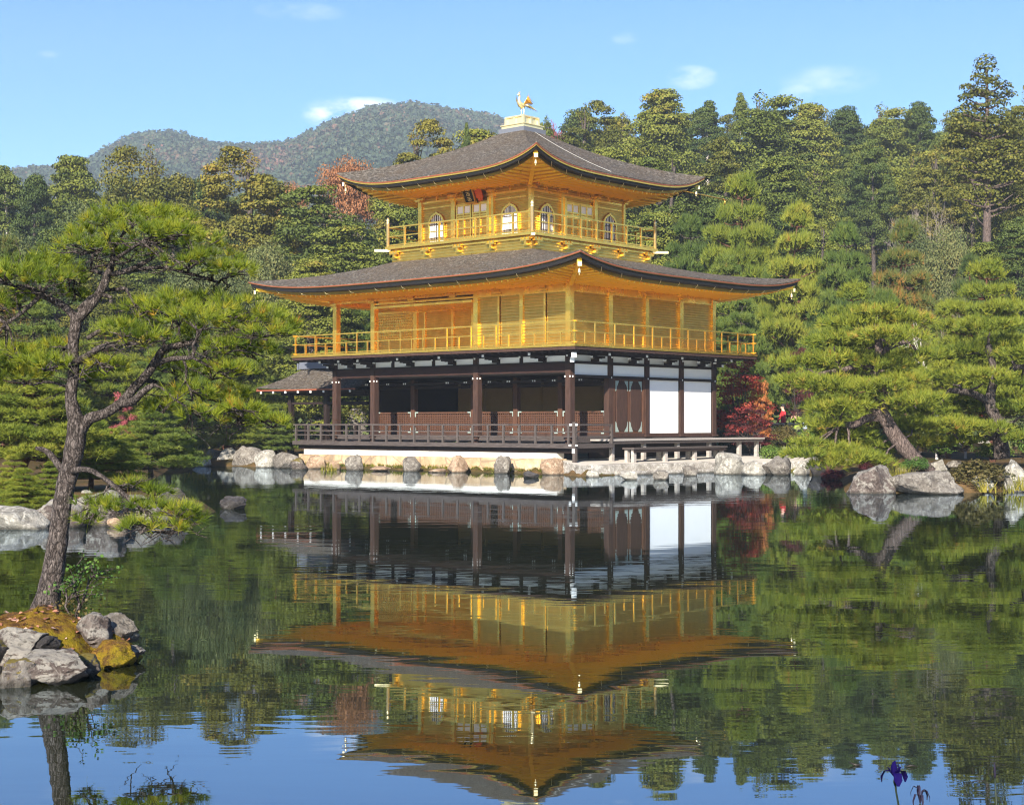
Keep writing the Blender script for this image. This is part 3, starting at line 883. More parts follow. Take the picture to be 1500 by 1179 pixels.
m.box(-4.13, -.107, -.085, .06, 6.122, 6.26); m.box(-11.6, -.107, -.07, .07, 6.262, 6.42); m.box(-.06, .07, .107, 8.37, 6.122, 6.40); m.box(-9.44, -4.35, -.05, .05, 6.12, 6.2)
m.box(-11.7, -11.6, .107, 2.1, 6.2, 6.42)
P('gold_beam', m, M['gold'])
m = MB(); m.box(-9.43, -4.36, -.10, 2.0, 5.995, 6.045); m.box(-9.43, -4.36, -.17, -.102, 5.975, 6.065); P('raised_shutter', m, M['gold'])
m = MB(); m.box(-11.6, -4.24, 2.09, 2.14, 4.285, 6.42); P('gold_panel', m, M['gold_wall'])
for a, w_ in ((9.42, .1), (8.9, .03), (7.42, .06), (6.36, .07), (5.9, .03), (4.5, .06)):
    m = MB(); m.box(-a - w_, -a + w_, 2.03, 2.088, 4.285, 5.95); P('gold_mullion', m, M['gold'])
m = MB(); m.box(-11.5, -4.4, 2.0, 2.088, 5.952, 6.05); P('gold_beam', m, M['gold'])
m = MB()                                                      # lattice of the west bay
for i in range(18): m.box(-11.5 + i * .112 - .02, -11.5 + i * .112 + .02, 2.055, 2.086, 5.0, 5.94)
for i in range(9): m.box(-11.55, -9.56, 2.045, 2.054, 5.03 + i * .11 - .017, 5.03 + i * .11 + .017)
P('lattice_panel', m, M['gold'])
m = MB(); m.box(-11.5, -.1, .1, 8.4, 6.36, 6.41); P('ceiling', m, M['gold_bounce_tint'])
for i, x in enumerate(np.arange(-11.66, .1, 2.12)):
    m = MB(); m.box(x - .05, x + .05, -.42, -.11, 6.30, 6.40); m.box(x - .16, x + .16, -.2, -.11, 6.2, 6.26); P('gold_bracket', m, M['gold'])
for y in (2.12, 4.24, 6.36, 8.4):
    m = MB(); m.box(.11, .42, y - .05, y + .05, 6.30, 6.40); m.box(.11, .2, y - .16, y + .16, 6.2, 6.26); P('gold_bracket', m, M['gold'])

# ---- roofs -------------------------------------------------------------------------
def build_roof(ox0, ox1, oy0, oy1, ix0, ix1, iy0, iy1, zm, lift, zt, wall, z_wall, c0, name='roof', nu=36, nt=18, pw=3.0, gold_edge=False):
    def side_pts(k):
        O = [(ox0, oy0), (ox1, oy0), (ox1, oy1), (ox0, oy1)]; I = [(ix0, iy0), (ix1, iy0), (ix1, iy1), (ix0, iy1)]
        return O[k], O[(k + 1) % 4], I[k], I[(k + 1) % 4]
    rise = zt - zm
    def lf(u): return lift * (abs(u) ** pw)
    def pt(k, u, t):
        a, b, c, d = side_pts(k)
        s = (u + 1) / 2
        # the eave line also sweeps out a little to the corners
        o = (a[0] + (b[0] - a[0]) * s, a[1] + (b[1] - a[1]) * s)
        i = (c[0] + (d[0] - c[0]) * s, c[1] + (d[1] - c[1]) * s)
        z = zm + lf(u) * (1 - t) ** 2 + rise * (c0 * t + (1 - c0) * t * t)
        return Vector((o[0] + (i[0] - o[0]) * t, o[1] + (i[1] - o[1]) * t, z))
    mb = MB()
    U = [math.sin(PI / 2 * (-1 + 2 * i / nu)) * .35 + (-1 + 2 * i / nu) * .65 for i in range(nu + 1)]
    for k in range(4):
        vs, fs = [], []
        for j in range(nt + 1):
            for u in U:
                p = pt(k, u, j / nt)
                q = mnoise.noise(p * 1.6) * .018 + mnoise.noise(p * 6) * .010
                vs.append(p + Vector((0, 0, q if 0 < j < nt and abs(u) < 1 else 0)))
        for j in range(nt):
            for i in range(nu):
                a = j * (nu + 1) + i
                fs.append((a, a + 1, a + nu + 2, a + nu + 1))
        mb.add(vs, fs, 0, True)
    roof = mb.build(name, M['shingle'], bld)
    def inset(k, u, d, dz):
        a, b, c, e = side_pts(k)
        s = (u + 1) / 2
        n = [(0, 1), (-1, 0), (0, -1), (1, 0)][k]
        tdir = [(1, 0), (0, 1), (-1, 0), (0, -1)][k]
        x = a[0] + (b[0] - a[0]) * s + n[0] * d - tdir[0] * u * d
        y = a[1] + (b[1] - a[1]) * s + n[1] * d - tdir[1] * u * d
        return Vector((x, y, zm + lf(u) + dz))
    def band(nm, prof, mat, parent=roof):
        b = MB()
        for k in range(4):
            vs, fs = [], []
            for d, dz in prof:
                for u in U: vs.append(inset(k, u, d, dz))
            for j in range(len(prof) - 1):
                for i in range(nu):
                    a = j * (nu + 1) + i
                    fs.append((a, a + nu + 1, a + nu + 2, a + 1))
            b.add(vs, fs, 0, False)
        return b.build(nm, mat, parent)
    band('bark_edge', [(0, 0), (.004, -.035)], M['shingle'])
    band('red_edge', [(.004, -.035), (.012, -.075), (.03, -.076)], M['redbrown'])
    if gold_edge: band('gold_edge', [(.03, -.076), (.032, -.125), (.07, -.126)], M['gold'])
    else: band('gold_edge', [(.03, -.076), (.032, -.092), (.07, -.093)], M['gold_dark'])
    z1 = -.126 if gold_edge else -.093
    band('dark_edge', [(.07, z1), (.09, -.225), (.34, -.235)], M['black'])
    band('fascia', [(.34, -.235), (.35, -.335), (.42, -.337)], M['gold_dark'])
    # soffit, rising gently to the wall
    b = MB()
    wx0, wx1, wy0, wy1 = wall
    Wc = [(wx0, wy0), (wx1, wy0), (wx1, wy1), (wx0, wy1)]
    def soff(k, u, t, dz=0):
        p = inset(k, u, .42, -.337)
        a, c = Wc[k], Wc[(k + 1) % 4]
        s = (u + 1) / 2
        q = Vector((a[0] + (c[0] - a[0]) * s, a[1] + (c[1] - a[1]) * s, z_wall))
        r = p.lerp(q, t)
        r.z = p.z + (q.z - p.z) * (t ** .8) + dz
        return r
    for k in range(4):
        vs, fs = [], []
        for j in range(6):
            for u in U: vs.append(soff(k, u, j / 5))
        for j in range(5):
            for i in range(nu):
                a = j * (nu + 1) + i
                fs.append((a, a + nu + 1, a + nu + 2, a + 1))
        b.add(vs, fs, 0, True)
    b.build('soffit', M['gold_bounce_tint'], roof)
    rf = MB()
    for k in range(4):
        a, c, _, _ = side_pts(k)
        L = math.hypot(c[0] - a[0], c[1] - a[1]) - .84
        n = int(L / .27)
        wL = math.hypot(Wc[(k + 1) % 4][0] - Wc[k][0], Wc[(k + 1) % 4][1] - Wc[k][1])
        for i in range(1, n):
            u = -1 + 2 * i / n
            p0 = soff(k, u, 0, -.035)
            # rafters run square to the wall: find where this one meets the soffit inside
            uu = max(-1, min(1, u * L / wL))
            t1 = 1.0 if abs(u * L / wL) <= 1 else max(.02, (L / 2 - abs(u) * L / 2) / max(.01, (L - wL) / 2))
            p1 = soff(k, uu, t1, -.035)
            if t1 < 1: p1 = soff(k, math.copysign(1, u), t1, -.035)
            if (p1 - p0).length > .15: rf.bar(p0, p1, .06, .062)
    for k in range(4):
        rf.bar(soff(k, -1, 0.0, -.02) + (soff(k, -1, 0, 0) - soff(k, -1, 1, 0)).normalized() * .28, soff(k, -1, 1, -.05), .15, .15)
    rf.build('rafters', M['gold_bounce_tint'], roof)
    tips = MB()
    bell = []
    for k in range(4):
        d = (soff(k, -1, 0, 0) - soff(k, -1, 1, 0)); d.z = 0; d.normalize()
        p = soff(k, -1, 0, .0) + d * .30
        tips.bar(p + Vector((0, 0, -.10)), p + d * .07 + Vector((0, 0, -.10)), .13, .13)
        q = p - d * .06 + Vector((0, 0, -.22))
        bb = MB()
        bb.tube([q + Vector((0, 0, .12)), q], .01, 6)
        bb.lathe(q, [(.05, -.16), (.047, -.12), (.038, -.05), (.03, -.02), (.012, 0)], 10)
        bb.ball(q + Vector((0, 0, -.2)), .02, 6)
        bb.build('wind_bell', M['pale_gold'], roof)
    tips.build('rafter_cap', M['pale_gold'], roof)
    for k in range(4):
        for i in range(1, 12):
            u = -1 + 2 * i / 12
            p = inset(k, u, .09, -.16); q = inset(k, u + .012, .30, -.34)
            hk = MB(); hk.tube([p, (p + q) / 2 + Vector((0, 0, -.05)), q], .010, 5)
            hk.build('gutter_hook', M['pale_gold'], roof)
    return roof, pt
CXL, CYL = -5.83, 4.24
r1, r1pt = build_roof(BX0 - 2.4, 2.4, -2.4, BY1 + 2.4, CXL - 3.45, CXL + 3.45, CYL - 3.45, CYL + 3.45, 6.73, .43, 7.82,
                      (BX0 - .1, .1, -.1, BY1 + .1), 6.42, .80, pw=4.2)
r2, r2pt = build_roof(CXL - 5.0, CXL + 5.0, CYL - 5.0, CYL + 5.0, CXL - .64, CXL + .64, CYL - .64, CYL + .64, 10.58, .60, 12.72,
                      (CXL - 2.85, CXL + 2.85, CYL - 2.85, CYL + 2.85), 10.28, .80, gold_edge=True, pw=4.2)
lc = MB(); lc.tube([r2pt(1, -.12, t) + Vector((0, 0, .03)) for t in np.linspace(.06, .985, 16)], .011, 6); lc.build('lightning_wire', M['ceil2'], r2)
sp = MB(); q0 = Vector((CXL + 4.4, CYL + 4.4, 10.62)); sp.tube([q0, q0 + Vector((.75, 1.9, -.22))], .03, 6); sp.tube([q0 + Vector((.7, 1.8, -.2)), q0 + Vector((.7, 1.8, -.42))], .025, 6); sp.build('drain_pole', M['gold'], r2)

# ---- third storey --------------------------------------------------------------------
def z3(z): return 8.38 + (z - 8.2) * 1.06
def sq(mb, h, z0, z1, mi=0): mb.box(CXL - h, CXL + h, CYL - h, CYL + h, z0, z1, mi)
m = MB(); sq(m, 3.50, 7.6, 8.27); P('gold_skirt', m, M['gold_slat'])
m = MB(); sq(m, 3.70, 8.272, 8.38); sq(m, 3.58, 8.15, 8.21); P('upper_balcony', m, M['gold'])
for q in (-1, 1):
    for i in range(5):
        t = -3.3 + i * 1.65
        for ax in (0, 1):
            m = MB()
            def bb(o0, o1, t0, t1, z0, z1):
                z0 += .18; z1 += .18
                if ax == 0: y_ = sorted((CYL + q * o0, CYL + q * o1)); m.box(CXL + t + t0, CXL + t + t1, y_[0], y_[1], z0, z1)
                else: x_ = sorted((CXL + q * o0, CXL + q * o1)); m.box(x_[0], x_[1], CYL + t + t0, CYL + t + t1, z0, z1)
            bb(3.505, 3.64, -.05, .05, 7.78, 7.90); bb(3.54, 3.66, -.20, .20, 7.90, 7.965)
            for w_ in (-.17, 0, .17): bb(3.545, 3.67, w_ - .045, w_ + .045, 7.966, 8.025)
            bb(3.505, 3.60, -.10, .10, 7.74, 7.779)
            P('gold_bracket', m, M['gold'])
m = MB()
for sx in (-1, 1):
    for sy in (-1, 1): m.bar((CXL + sx * 3.55, CYL + sy * 3.55, 8.235), (CXL + sx * 3.98, CYL + sy * 3.98, 8.235), .13, .09)
P('rafter_cap', m, M['pale_gold'])
balustrade(CXL - 3.62, CXL + 3.62, CYL - 3.62, CYL + 3.62, 8.38, 9.10, 8.76, .90, bld, w=.048, corner=9.26)
H3 = 2.75
m = MB()
for k, (x0, x1, y0, y1) in enumerate(((CXL - H3, CXL + H3, CYL - H3, CYL - H3 + .06), (CXL - H3, CXL + H3, CYL + H3 - .06, CYL + H3),
                                      (CXL - H3, CXL - H3 + .06, CYL - H3 + .061, CYL + H3 - .061), (CXL + H3 - .06, CXL + H3, CYL - H3 + .061, CYL + H3 - .061))):
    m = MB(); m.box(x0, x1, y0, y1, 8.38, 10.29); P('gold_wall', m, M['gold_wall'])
def on_side(side, t, o):
    """point on a 3rd storey face: t along it, o outward"""
    return [(CXL + t, CYL - H3 - o), (CXL + H3 + o, CYL + t), (CXL - t, CYL + H3 + o), (CXL - H3 - o, CYL - t)][side]
def sbox(mb, side, t0, t1, o0, o1, z0, z1, mi=0):
    a, b = on_side(side, t0, o0), on_side(side, t1, o1)
    z0, z1 = z3(z0), z3(z1)
    mb.box(min(a[0], b[0]), max(a[0], b[0]), min(a[1], b[1]), max(a[1], b[1]), z0, z1, mi)
for side in range(4):
    for t in (-2.70, -.98, .98) + ((2.70,) if False else ()):
        m = MB(); sbox(m, side, t - .09, t + .09, -.03, .085, 8.20, 9.80); P('gold_column', m, M['gold'])
        m = MB()
        sbox(m, side, t - .13, t + .13, .0, .22, 9.80, 9.86); sbox(m, side, t - .24, t + .24, .02, .14, 9.861, 9.92); sbox(m, side, t - .06, t + .06, .0, .40, 9.921, 9.98)
        sbox(m, side, t - .30, t + .30, .24, .36, 9.981, 10.03); sbox(m, side, t - .30, t - .2, .02, .16, 9.921, 9.97); sbox(m, side, t + .2, t + .3, .02, .16, 9.921, 9.97)
        P('gold_bracket', m, M['gold'])
    for t in (-1.85, 0, 1.85):
        m = MB(); sbox(m, side, t - .03, t + .03, 0, .06, 9.80, 9.96); sbox(m, side, t - .10, t + .10, 0, .09, 9.961, 10.0); P('gold_bracket', m, M['gold'])
    m = MB(); sbox(m, side, -2.6, 2.6, .0, .03, 9.53, 9.57); sbox(m, side, -2.6, 2.6, .0, .05, 9.72, 9.795); sbox(m, side, -2.6, 2.6, 0, .04, 8.2, 8.28); P('gold_beam', m, M['gold'])
    # panelled double door
    for s in (-1, 1):
        m = MB()
        t0, t1 = (.02, .80) if s > 0 else (-.80, -.02)
        sbox(m, side, t0, t1, .045, .06, 8.285, 9.52)
        d = P('door', m, M['gold_wall'])
        f = MB()
        for tt in (t0, (t0 + t1) / 2 - .03, t1 - .06): sbox(f, side, tt, tt + .06, .061, .095, 8.285, 9.52)
        for zz in (8.29, 8.66, 8.98, 9.07, 9.16, 9.46):
            for ta, tb in ((t0 + .062, (t0 + t1) / 2 - .032), ((t0 + t1) / 2 + .032, t1 - .062)): sbox(f, side, ta, tb, .061, .09, zz, zz + .05)
        f.build('door_frame', M['gold'], d)
        g = MB()
        for ta, tb in ((t0 + .07, (t0 + t1) / 2 - .04), ((t0 + t1) / 2 + .04, t1 - .07)): sbox(g, side, ta, tb, .061, .066, 9.215, 9.455)
        g.build('paper_pane', M['paper'], d)
    for t in (-.87, .87): m = MB(); sbox(m, side, t - .045, t + .045, .045, .13, 8.2, 9.66); P('door_post', m, M['gold'])
    # cusped windows
    for t in (-1.85, 1.85):
        outl, inn = [], []
        for i in range(17):
            s_ = -1 + 2 * i / 16
            ang = PI * (i / 16)
            outl.append((-.42 * math.cos(ang), 8.93 + .42 * math.sin(ang) + (.05 if i == 8 else 0)))
            inn.append((-.35 * math.cos(ang), 8.93 + .35 * math.sin(ang) + (.04 if i == 8 else 0)))
        outl = [(-.47, 8.285), (-.43, 8.6)] + outl + [(.43, 8.6), (.47, 8.285)]
        inn = [(-.40, 8.285), (-.36, 8.6)] + inn + [(.36, 8.6), (.40, 8.285)]
        w = MB()
        n = len(inn)
        vs = [(*on_side(side, t + p[0], .012), p[1]) for p in inn]
        w.add([(v[0], v[1], z3(v[2])) for v in vs], [tuple(range(n))]); w.add([(*on_side(side, t + p[0], .03), z3(p[1])) for p in inn], [tuple(range(n))])
        win = P('window', w, M['paper'])
        fr = MB()
        vs = [(*on_side(side, t + p[0], .01), p[1]) for p in outl] + [(*on_side(side, t + p[0], .075), p[1]) for p in outl] + \
             [(*on_side(side, t + p[0], .075), p[1]) for p in inn] + [(*on_side(side, t + p[0], .01), p[1]) for p in inn]
        vs = [(v[0], v[1], z3(v[2])) for v in vs]
        fs = []
        for i in range(n - 1):
            fs += [(i, i + 1, n + i + 1, n + i), (n + i, n + i + 1, 2 * n + i + 1, 2 * n + i), (2 * n + i, 2 * n + i + 1, 3 * n + i + 1, 3 * n + i)]
        fr.add(vs, fs)
        fr.build('window_frame', M['gold'], win)
        br = MB()
        for i in range(-3, 4):
            tt = i * .095
            top = 8.93 + math.sqrt(max(0, .35 ** 2 - tt * tt))
            wd = .02 if i == 0 else .010
            sbox(br, side, t + tt - wd, t + tt + wd, .032, .052, 8.285, top)
        for zz in (8.47, 8.70, 8.93): sbox(br, side, t - .35, t + .35, .0535, .06, zz - .010, zz + .010)
        br.build('window_bars', M['wood_grey'], win)
m = MB(); sq(m, .64, 12.60, 12.88); P('ridge_base', m, M['dark_tile'])
m = MB(); sq(m, .56, 12.882, 13.03); sq(m, .60, 13.0, 13.035)
sq(m, .42, 13.037, 13.34); sq(m, .47, 13.30, 13.36)
for sx in (-1, 1):
    for sy in (-1, 1): m.box(CXL + sx * .43 - .05, CXL + sx * .43 + .05, CYL + sy * .43 - .05, CYL + sy * .43 + .05, 13.04, 13.33)
    m.box(CXL + sx * .44 - .03, CXL + sx * .44 + .03, CYL - .05, CYL + .05, 13.04, 13.33); m.box(CXL - .05, CXL + .05, CYL + sx * .44 - .03, CYL + sx * .44 + .03, 13.04, 13.33)
P('roof_pedestal', m, M['pale_gold'])

# ---- bird statue on the roof
bird = empty('bird_statue', bw(CXL, CYL, 13.36), B_ROT)
tag(bird, 'gilded long tailed bird statue with raised wings on the very top of the roof', 'statue')
b = MB()
body = [(-.02, -.16, .46), (0, -.08, .44), (0, .06, .46), (0, .17, .52)]
b.tube([(0, .16, .50), (0, .06, .46), (0, -.08, .47), (0, -.17, .55), (0, -.19, .66), (0, -.15, .76), (0, -.17, .84), (0, -.23, .86)], [.05, .105, .115, .085, .05, .04, .05, .03], 10)
b.ball((0, -.19, .86), .055, 8); b.tube([(0, -.22, .86), (0, -.30, .83)], [.022, .004], 6)
b.bar((0, -.2, .91), (0, -.12, .97), .015, .05)
b.lathe((0, 0, 0), [(.13, 0), (.13, .03), (.06, .05)], 10)
for s in (-1, 1): b.tube([(s * .06, 0, .04), (s * .065, .03, .22), (s * .05, -.01, .42)], [.022, .018, .035], 7)
b.build('body', M['pale_gold'], bird)
for s in (-1, 1):
    w = MB()
    for i in range(7):
        f0 = Vector((s * .09, -.04 + i * .022, .50)); t_ = i / 6
        f1 = Vector((s * (.30 + .10 * t_), .02 + .20 * t_, .90 - .34 * t_))
        mid = (f0 + f1) / 2 + Vector((s * .06, .0, -.05))
        w.add([f0, mid + Vector((0, -.035, .01)), f1, mid + Vector((0, .035, 0)), f0 + Vector((s * .02, 0, 0)), mid + Vector((s * .02, -.035, .01)), f1, mid + Vector((s * .02, .035, 0))],
              [(0, 1, 2, 3), (4, 7, 6, 5), (0, 4, 5, 1), (1, 5, 2), (2, 7, 3), (3, 7, 4, 0)])
    w.build('wing', M['gold'], bird)
tl = MB()
for i in range(7):
    t_ = -1 + i / 3
    p = [Vector((t_ * .05, .15, .50)), Vector((t_ * .12, .30, .60 - .02 * i)), Vector((t_ * .2, .46, .56 - .03 * i)), Vector((t_ * .24, .60, .46 - .03 * i + .04 * (i % 2)))]
    tl.tube(p, [.02, .03, .026, .006], 6)
tl.build('tail', M['pale_gold'], bird)

# ---- name board under the top eave
pl = empty('name_board', bw(CXL + .02, CYL - H3 - .30, 10.10), B_ROT)
tag(pl, 'small dark board with gold frame and strokes hanging under the top eave', 'sign')
b = MB(); tilt = -.42
def tl_(x, y, z):
    yy = y * math.cos(tilt) - z * math.sin(tilt); zz = y * math.sin(tilt) + z * math.cos(tilt)
    return (x, -abs(0) + yy, zz)
def tbox(mb, x0, x1, y0, y1, z0, z1):
    vs = [(x0, y0, z0), (x1, y0, z0), (x1, y1, z0), (x0, y1, z0), (x0, y0, z1), (x1, y0, z1), (x1, y1, z1), (x0, y1, z1)]
    mb.add([(v[0], v[1] * math.cos(tilt) - v[2] * math.sin(-tilt), v[2] * math.cos(tilt) + v[1] * math.sin(-tilt)) for v in vs],
           [(0, 3, 2, 1), (4, 5, 6, 7), (0, 1, 5, 4), (1, 2, 6, 5), (2, 3, 7, 6), (3, 0, 4, 7)])
tbox(b, -.22, .22, 0, .04, -.30, .30); b.build('panel', M['black'], pl)
f = MB(); tbox(f, -.27, -.221, -.02, .05, -.30, .30); tbox(f, .221, .27, -.02, .05, -.30, .30); tbox(f, -.27, .27, -.02, .05, .301, .35); tbox(f, -.27, .27, -.02, .05, -.37, -.301); f.build('frame', M['gold'], pl)
g = MB()
for zc in (.19, 0.0, -.19):                                   # three gold characters, one above the other
    tbox(g, -.09, .09, -.012, -.002, zc + .05, zc + .07); tbox(g, -.012, .012, -.012, -.002, zc - .075, zc + .048); tbox(g, -.08, .08, -.012, -.002, zc - .005, zc + .012)
    tbox(g, -.085, -.06, -.012, -.002, zc - .07, zc - .01); tbox(g, .06, .085, -.012, -.002, zc - .07, zc - .01); tbox(g, -.055, .055, -.012, -.002, zc - .078, zc - .062)
g.build('characters', M['pale_gold'], pl)
rr = MB(); tbox(rr, .30, .62, .05, .09, -.22, .28); tbox(rr, .36, .56, .05, .09, -.32, -.221); rr.build('red_backing', M['vermilion'], pl)

# ---- seated statue in the dark hall
st = empty('seated_statue', bw(-1.7, 4.6, 1.2), B_ROT)
tag(st, 'dark seated robed statue in shadow inside the open ground floor hall', 'statue')
b = MB(); b.lathe((0, 0, 0), [(.75, 0), (.7, .25), (.55, .3), (.58, .42), (.50, .52), (.36, .62), (.30, .85), (.34, 1.02), (.27, 1.14), (.10, 1.2), (.09, 1.26), (.15, 1.33), (.165, 1.45), (.13, 1.56), (.03, 1.62)], 18)
for s in (-1, 1): b.tube([(s * .3, 0, 1.05), (s * .38, -.12, .8), (s * .16, -.36, .66)], [.1, .09, .05], 8); b.tube([(s * .2, -.1, .5), (s * .5, -.25, .5), (s * .05, -.5, .48)], [.16, .15, .1], 8)
b.build('body', M['bronze'], st)

# ---- open annex on the west side
ax = empty('fishing_annex', bw(-11.66, 2.9), B_ROT)
tag(ax, 'small open wooden annex with grey bark roof at the left side of the golden pavilion', 'annex')
def lx(a): return -(a - 11.66)
for a in (14.2, 16.4):
    for y in (-1.15, 1.35):
        m = MB(); m.box(lx(a) - .09, lx(a) + .09, y - .09, y + .09, .05, 3.05); m.build('column', M['wood_dark'], ax)
m = MB(); m.box(lx(16.9), -.1, -1.3, -1.14, 2.83, 2.99); m.box(lx(16.9), -.1, 1.3, 1.46, 2.83, 2.99); m.box(lx(16.55), lx(16.4), -1.13, 1.29, 2.83, 2.99); m.box(lx(16.6), -.1, -1.2, -1.1, 2.45, 2.55); m.box(lx(16.6), -.1, 1.27, 1.36, 2.45, 2.55); m.build('beam', M['wood_dark'], ax)
m = MB(); m.box(lx(17.0), -.1, -1.5, 1.6, .82, 1.0); m.build('floor', M['wood_grey'], ax)
rl = MB()
for y in (-1.4, 1.5):
    for z in (1.62, 1.38): rl.box(lx(16.9), -.2, y - .03, y + .03, z - .03, z + .03)
rl.box(lx(16.92), lx(16.86), -1.37, 1.47, 1.59, 1.65)
rl = rl.build('railing', M['wood_dark'], ax)
for a in (12.2, 13.2, 14.2, 15.2, 16.2, 16.88):
    for y in (-1.4, 1.5):
        k = MB(); k.box(lx(a) - .04, lx(a) + .04, y - .04, y + .04, 1.0, 1.59); k.build('rail_post', M['wood_dark'], rl)
for a in (12.5, 14.2, 16.4):
    k = MB(); k.box(lx(a) - .08, lx(a) + .08, -1.3, -1.14, -.5, .82); k.box(lx(a) - .08, lx(a) + .08, 1.3, 1.46, -.5, .82); k.build('stilt', M['wood_greyv'], ax)
m = MB()
ev, xe, xr = 1.95, lx(17.85), lx(17.0)
ze, zr = 3.06, 4.02
for s in (-1, 1):
    vs, fs = [], []
    for j in range(9):
        t = j / 8
        z = ze + (zr - ze) * (.62 * t + .38 * t * t)
        for i in range(13):
            q = i / 12
            x0_ = xe + (xr - xe) * t
            x = x0_ + (-.12 - x0_) * q
            vs.append((x, s * ev * (1 - t) + .1, z + .10 * (1 - q) ** 4 * (1 - t) + mnoise.noise((x * 3, t * 4, s)) * .012))
    for j in range(8):
        for i in range(12):
            a = j * 13 + i
            fs.append((a, a + 1, a + 14, a + 13) if s < 0 else (a, a + 13, a + 14, a + 1))
    m.add(vs, fs, 0, True)
vs, fs = [], []
for j in range(9):
    t = j / 8
    z = ze + (zr - ze) * (.62 * t + .38 * t * t)
    for i in range(9):
        q = -1 + 2 * i / 8
        vs.append((xe + (xr - xe) * t, q * ev * (1 - t) + .1, z + .10 * (1 - t)))
for j in range(8):
    for i in range(8):
        a = j * 9 + i
        fs.append((a, a + 9, a + 10, a + 1))
m.add(vs, fs, 0, True)
rf = m.build('roof', M['shingle'], ax)
m = MB()
m.box(xe + .02, -.12, .1 - ev - .0, .1 - ev + .05, ze - .05, ze + .005); m.box(xe + .02, -.12, .1 + ev - .05, .1 + ev, ze - .05, ze + .005); m.box(xe, xe + .05, .1 - ev + .051, .1 + ev - .051, ze - .05, ze + .06)
m.build('red_edge', M['redbrown'], rf)
m = MB(); m.box(xe + .06, -.12, .1 - ev + .06, .1 + ev - .06, ze - .10, ze - .055); m.build('soffit', M['wood_dark'], rf)
m = MB()
for i in range(8):
    x = xe + .3 + i * .78
    m.box(x - .04, x + .04, .1 - ev + .02, .1 - ev + .055, ze - .15, ze - .06)
m.build('rafter_cap', M['white_tip'], rf)
m = MB(); m.box(xr - .12, -.12, -.12, .32, zr - .05, zr + .16); m.box(xr - .16, -.12, -.06, .26, zr + .161, zr + .24); m.box(xr - .2, xr - .121, -.16, .36, zr - .08, zr + .2); m.build('ridge', M['dark_tile'], rf)

# ---- stone base, terrace and bench
bs = empty('foundation_wall', (0, 0, 0))
tag(bs, 'low pond wall of tan stone with white plaster band under the south veranda', 'wall')
def bpoly(mb, pts, z0, z1, mi=0):
    n = len(pts)
    vs = [bw(x, y, z0) for x, y in pts] + [bw(x, y, z1) for x, y in pts]
    mb.add(vs, [tuple(range(n, 2 * n))] + [(i, (i + 1) % n, n + (i + 1) % n, n + i) for i in range(n)], mi)
m = MB(); bpoly(m, [(-12.7, -1.02), (.35, -1.02), (.35, -.6), (-12.7, -.6)], -.9, .50)
mm_ = m.build('stone_course', M['stonewall'], bs)
m = MB(); bpoly(m, [(-12.5, -.93), (.2, -.93), (.2, -.55), (-12.5, -.55)], .4, .685); m.build('plaster_band', M['plaster_old'], bs)
def terrace():
    m = MB()
    e = [(2.2, 49.25), (4.4, 51.05), (6.9, 53.15), (8.6, 53.7), (10.6, 54.35), (12.6, 57), (12.5, 66), (6.5, 66)]
    inner = [bw(.3, -1.05), bw(.3, 9), bw(-.5, 12)]
    # stepped curb: lower course proud of the upper one
    top = [Vector((x, y, .33)) for x, y in e]
    n = len(top)
    poly = top + [Vector((inner[2].x, inner[2].y, .46)), Vector((inner[1].x, inner[1].y, .50)), Vector((inner[0].x, inner[0].y, .46))]
    k = len(poly)
    cen = Vector((6.5, 58.0, .5))
    vs = poly + [Vector((p.x, p.y, -.6)) for p in poly] + [cen]
    m.add(vs, [(i, (i + 1) % k, 2 * k) for i in range(k)], 0)
    m.add(vs, [(i, k + i, k + (i + 1) % k, (i + 1) % k) for i in range(k)], 1)
    o = m.build('terrace', [M['terrace'], M['curb']])
    tag(o, kind='structure')
terrace()
def curb(p, q, z0, z1, w, off, name, label):
    p, q = Vector((*p, 0)), Vector((*q, 0))
    d = (q - p).normalized(); nrm = Vector((d.y, -d.x, 0))
    m = MB()
    n = 14
    rg = random.Random(int(p.x * 100))
    vs = []
    for i in range(n + 1):
        c = p.lerp(q, i / n)
        j = lambda s: (rg.random() - .5) * s
        for o_, z in ((off + j(.05), z0), (off + j(.05), z1 - .03 + j(.02)), (off - .03 + j(.04), z1 + j(.02)), (off - w, z1 + j(.015))):
            vs.append(c + nrm * o_ + Vector((0, 0, z)))
    fs = [(a * 4 + k, (a + 1) * 4 + k, (a + 1) * 4 + k + 1, a * 4 + k + 1) for a in range(n) for k in range(3)]
    fs += [(0, 1, 2, 3), (n * 4 + 3, n * 4 + 2, n * 4 + 1, n * 4)]
    m.add(vs, fs, 0, False)
    tag(m.build(name, M['curb']), label, 'curb')
curb((2.55, 49.5), (6.95, 53.18), -.5, .345, .5, .06, 'stone_curb', 'long weathered stone slab edging the paved landing by the pond')
curb((3.4, 49.95), (6.9, 52.85), -.5, .13, .4, .18, 'stone_curb', 'low wet stone step at water level below the paved landing')

bn = empty('wooden_step', bw(1.62, 1.1), B_ROT)
tag(bn, 'long low weathered wooden step bench standing on the stone landing beside the white wall', 'bench')
m = MB()
for i in range(2): m.box(-.24 + i * .25, -.24 + i * .25 + .242, 0, 5.6, .80, .865)
m.build('seat', M['wood_grey'], bn)
m = MB(); m.box(.19, .23, .05, 5.55, .70, .798); m.build('apron', M['wood_dark'], bn)
for y in (.15, 1.95, 3.7, 5.4):
    for x in (-.15, .12): m = MB(); m.box(x - .06, x + .06, y - .07, y + .07, .36, .798); m.build('leg', M['wood_pale'], bn)

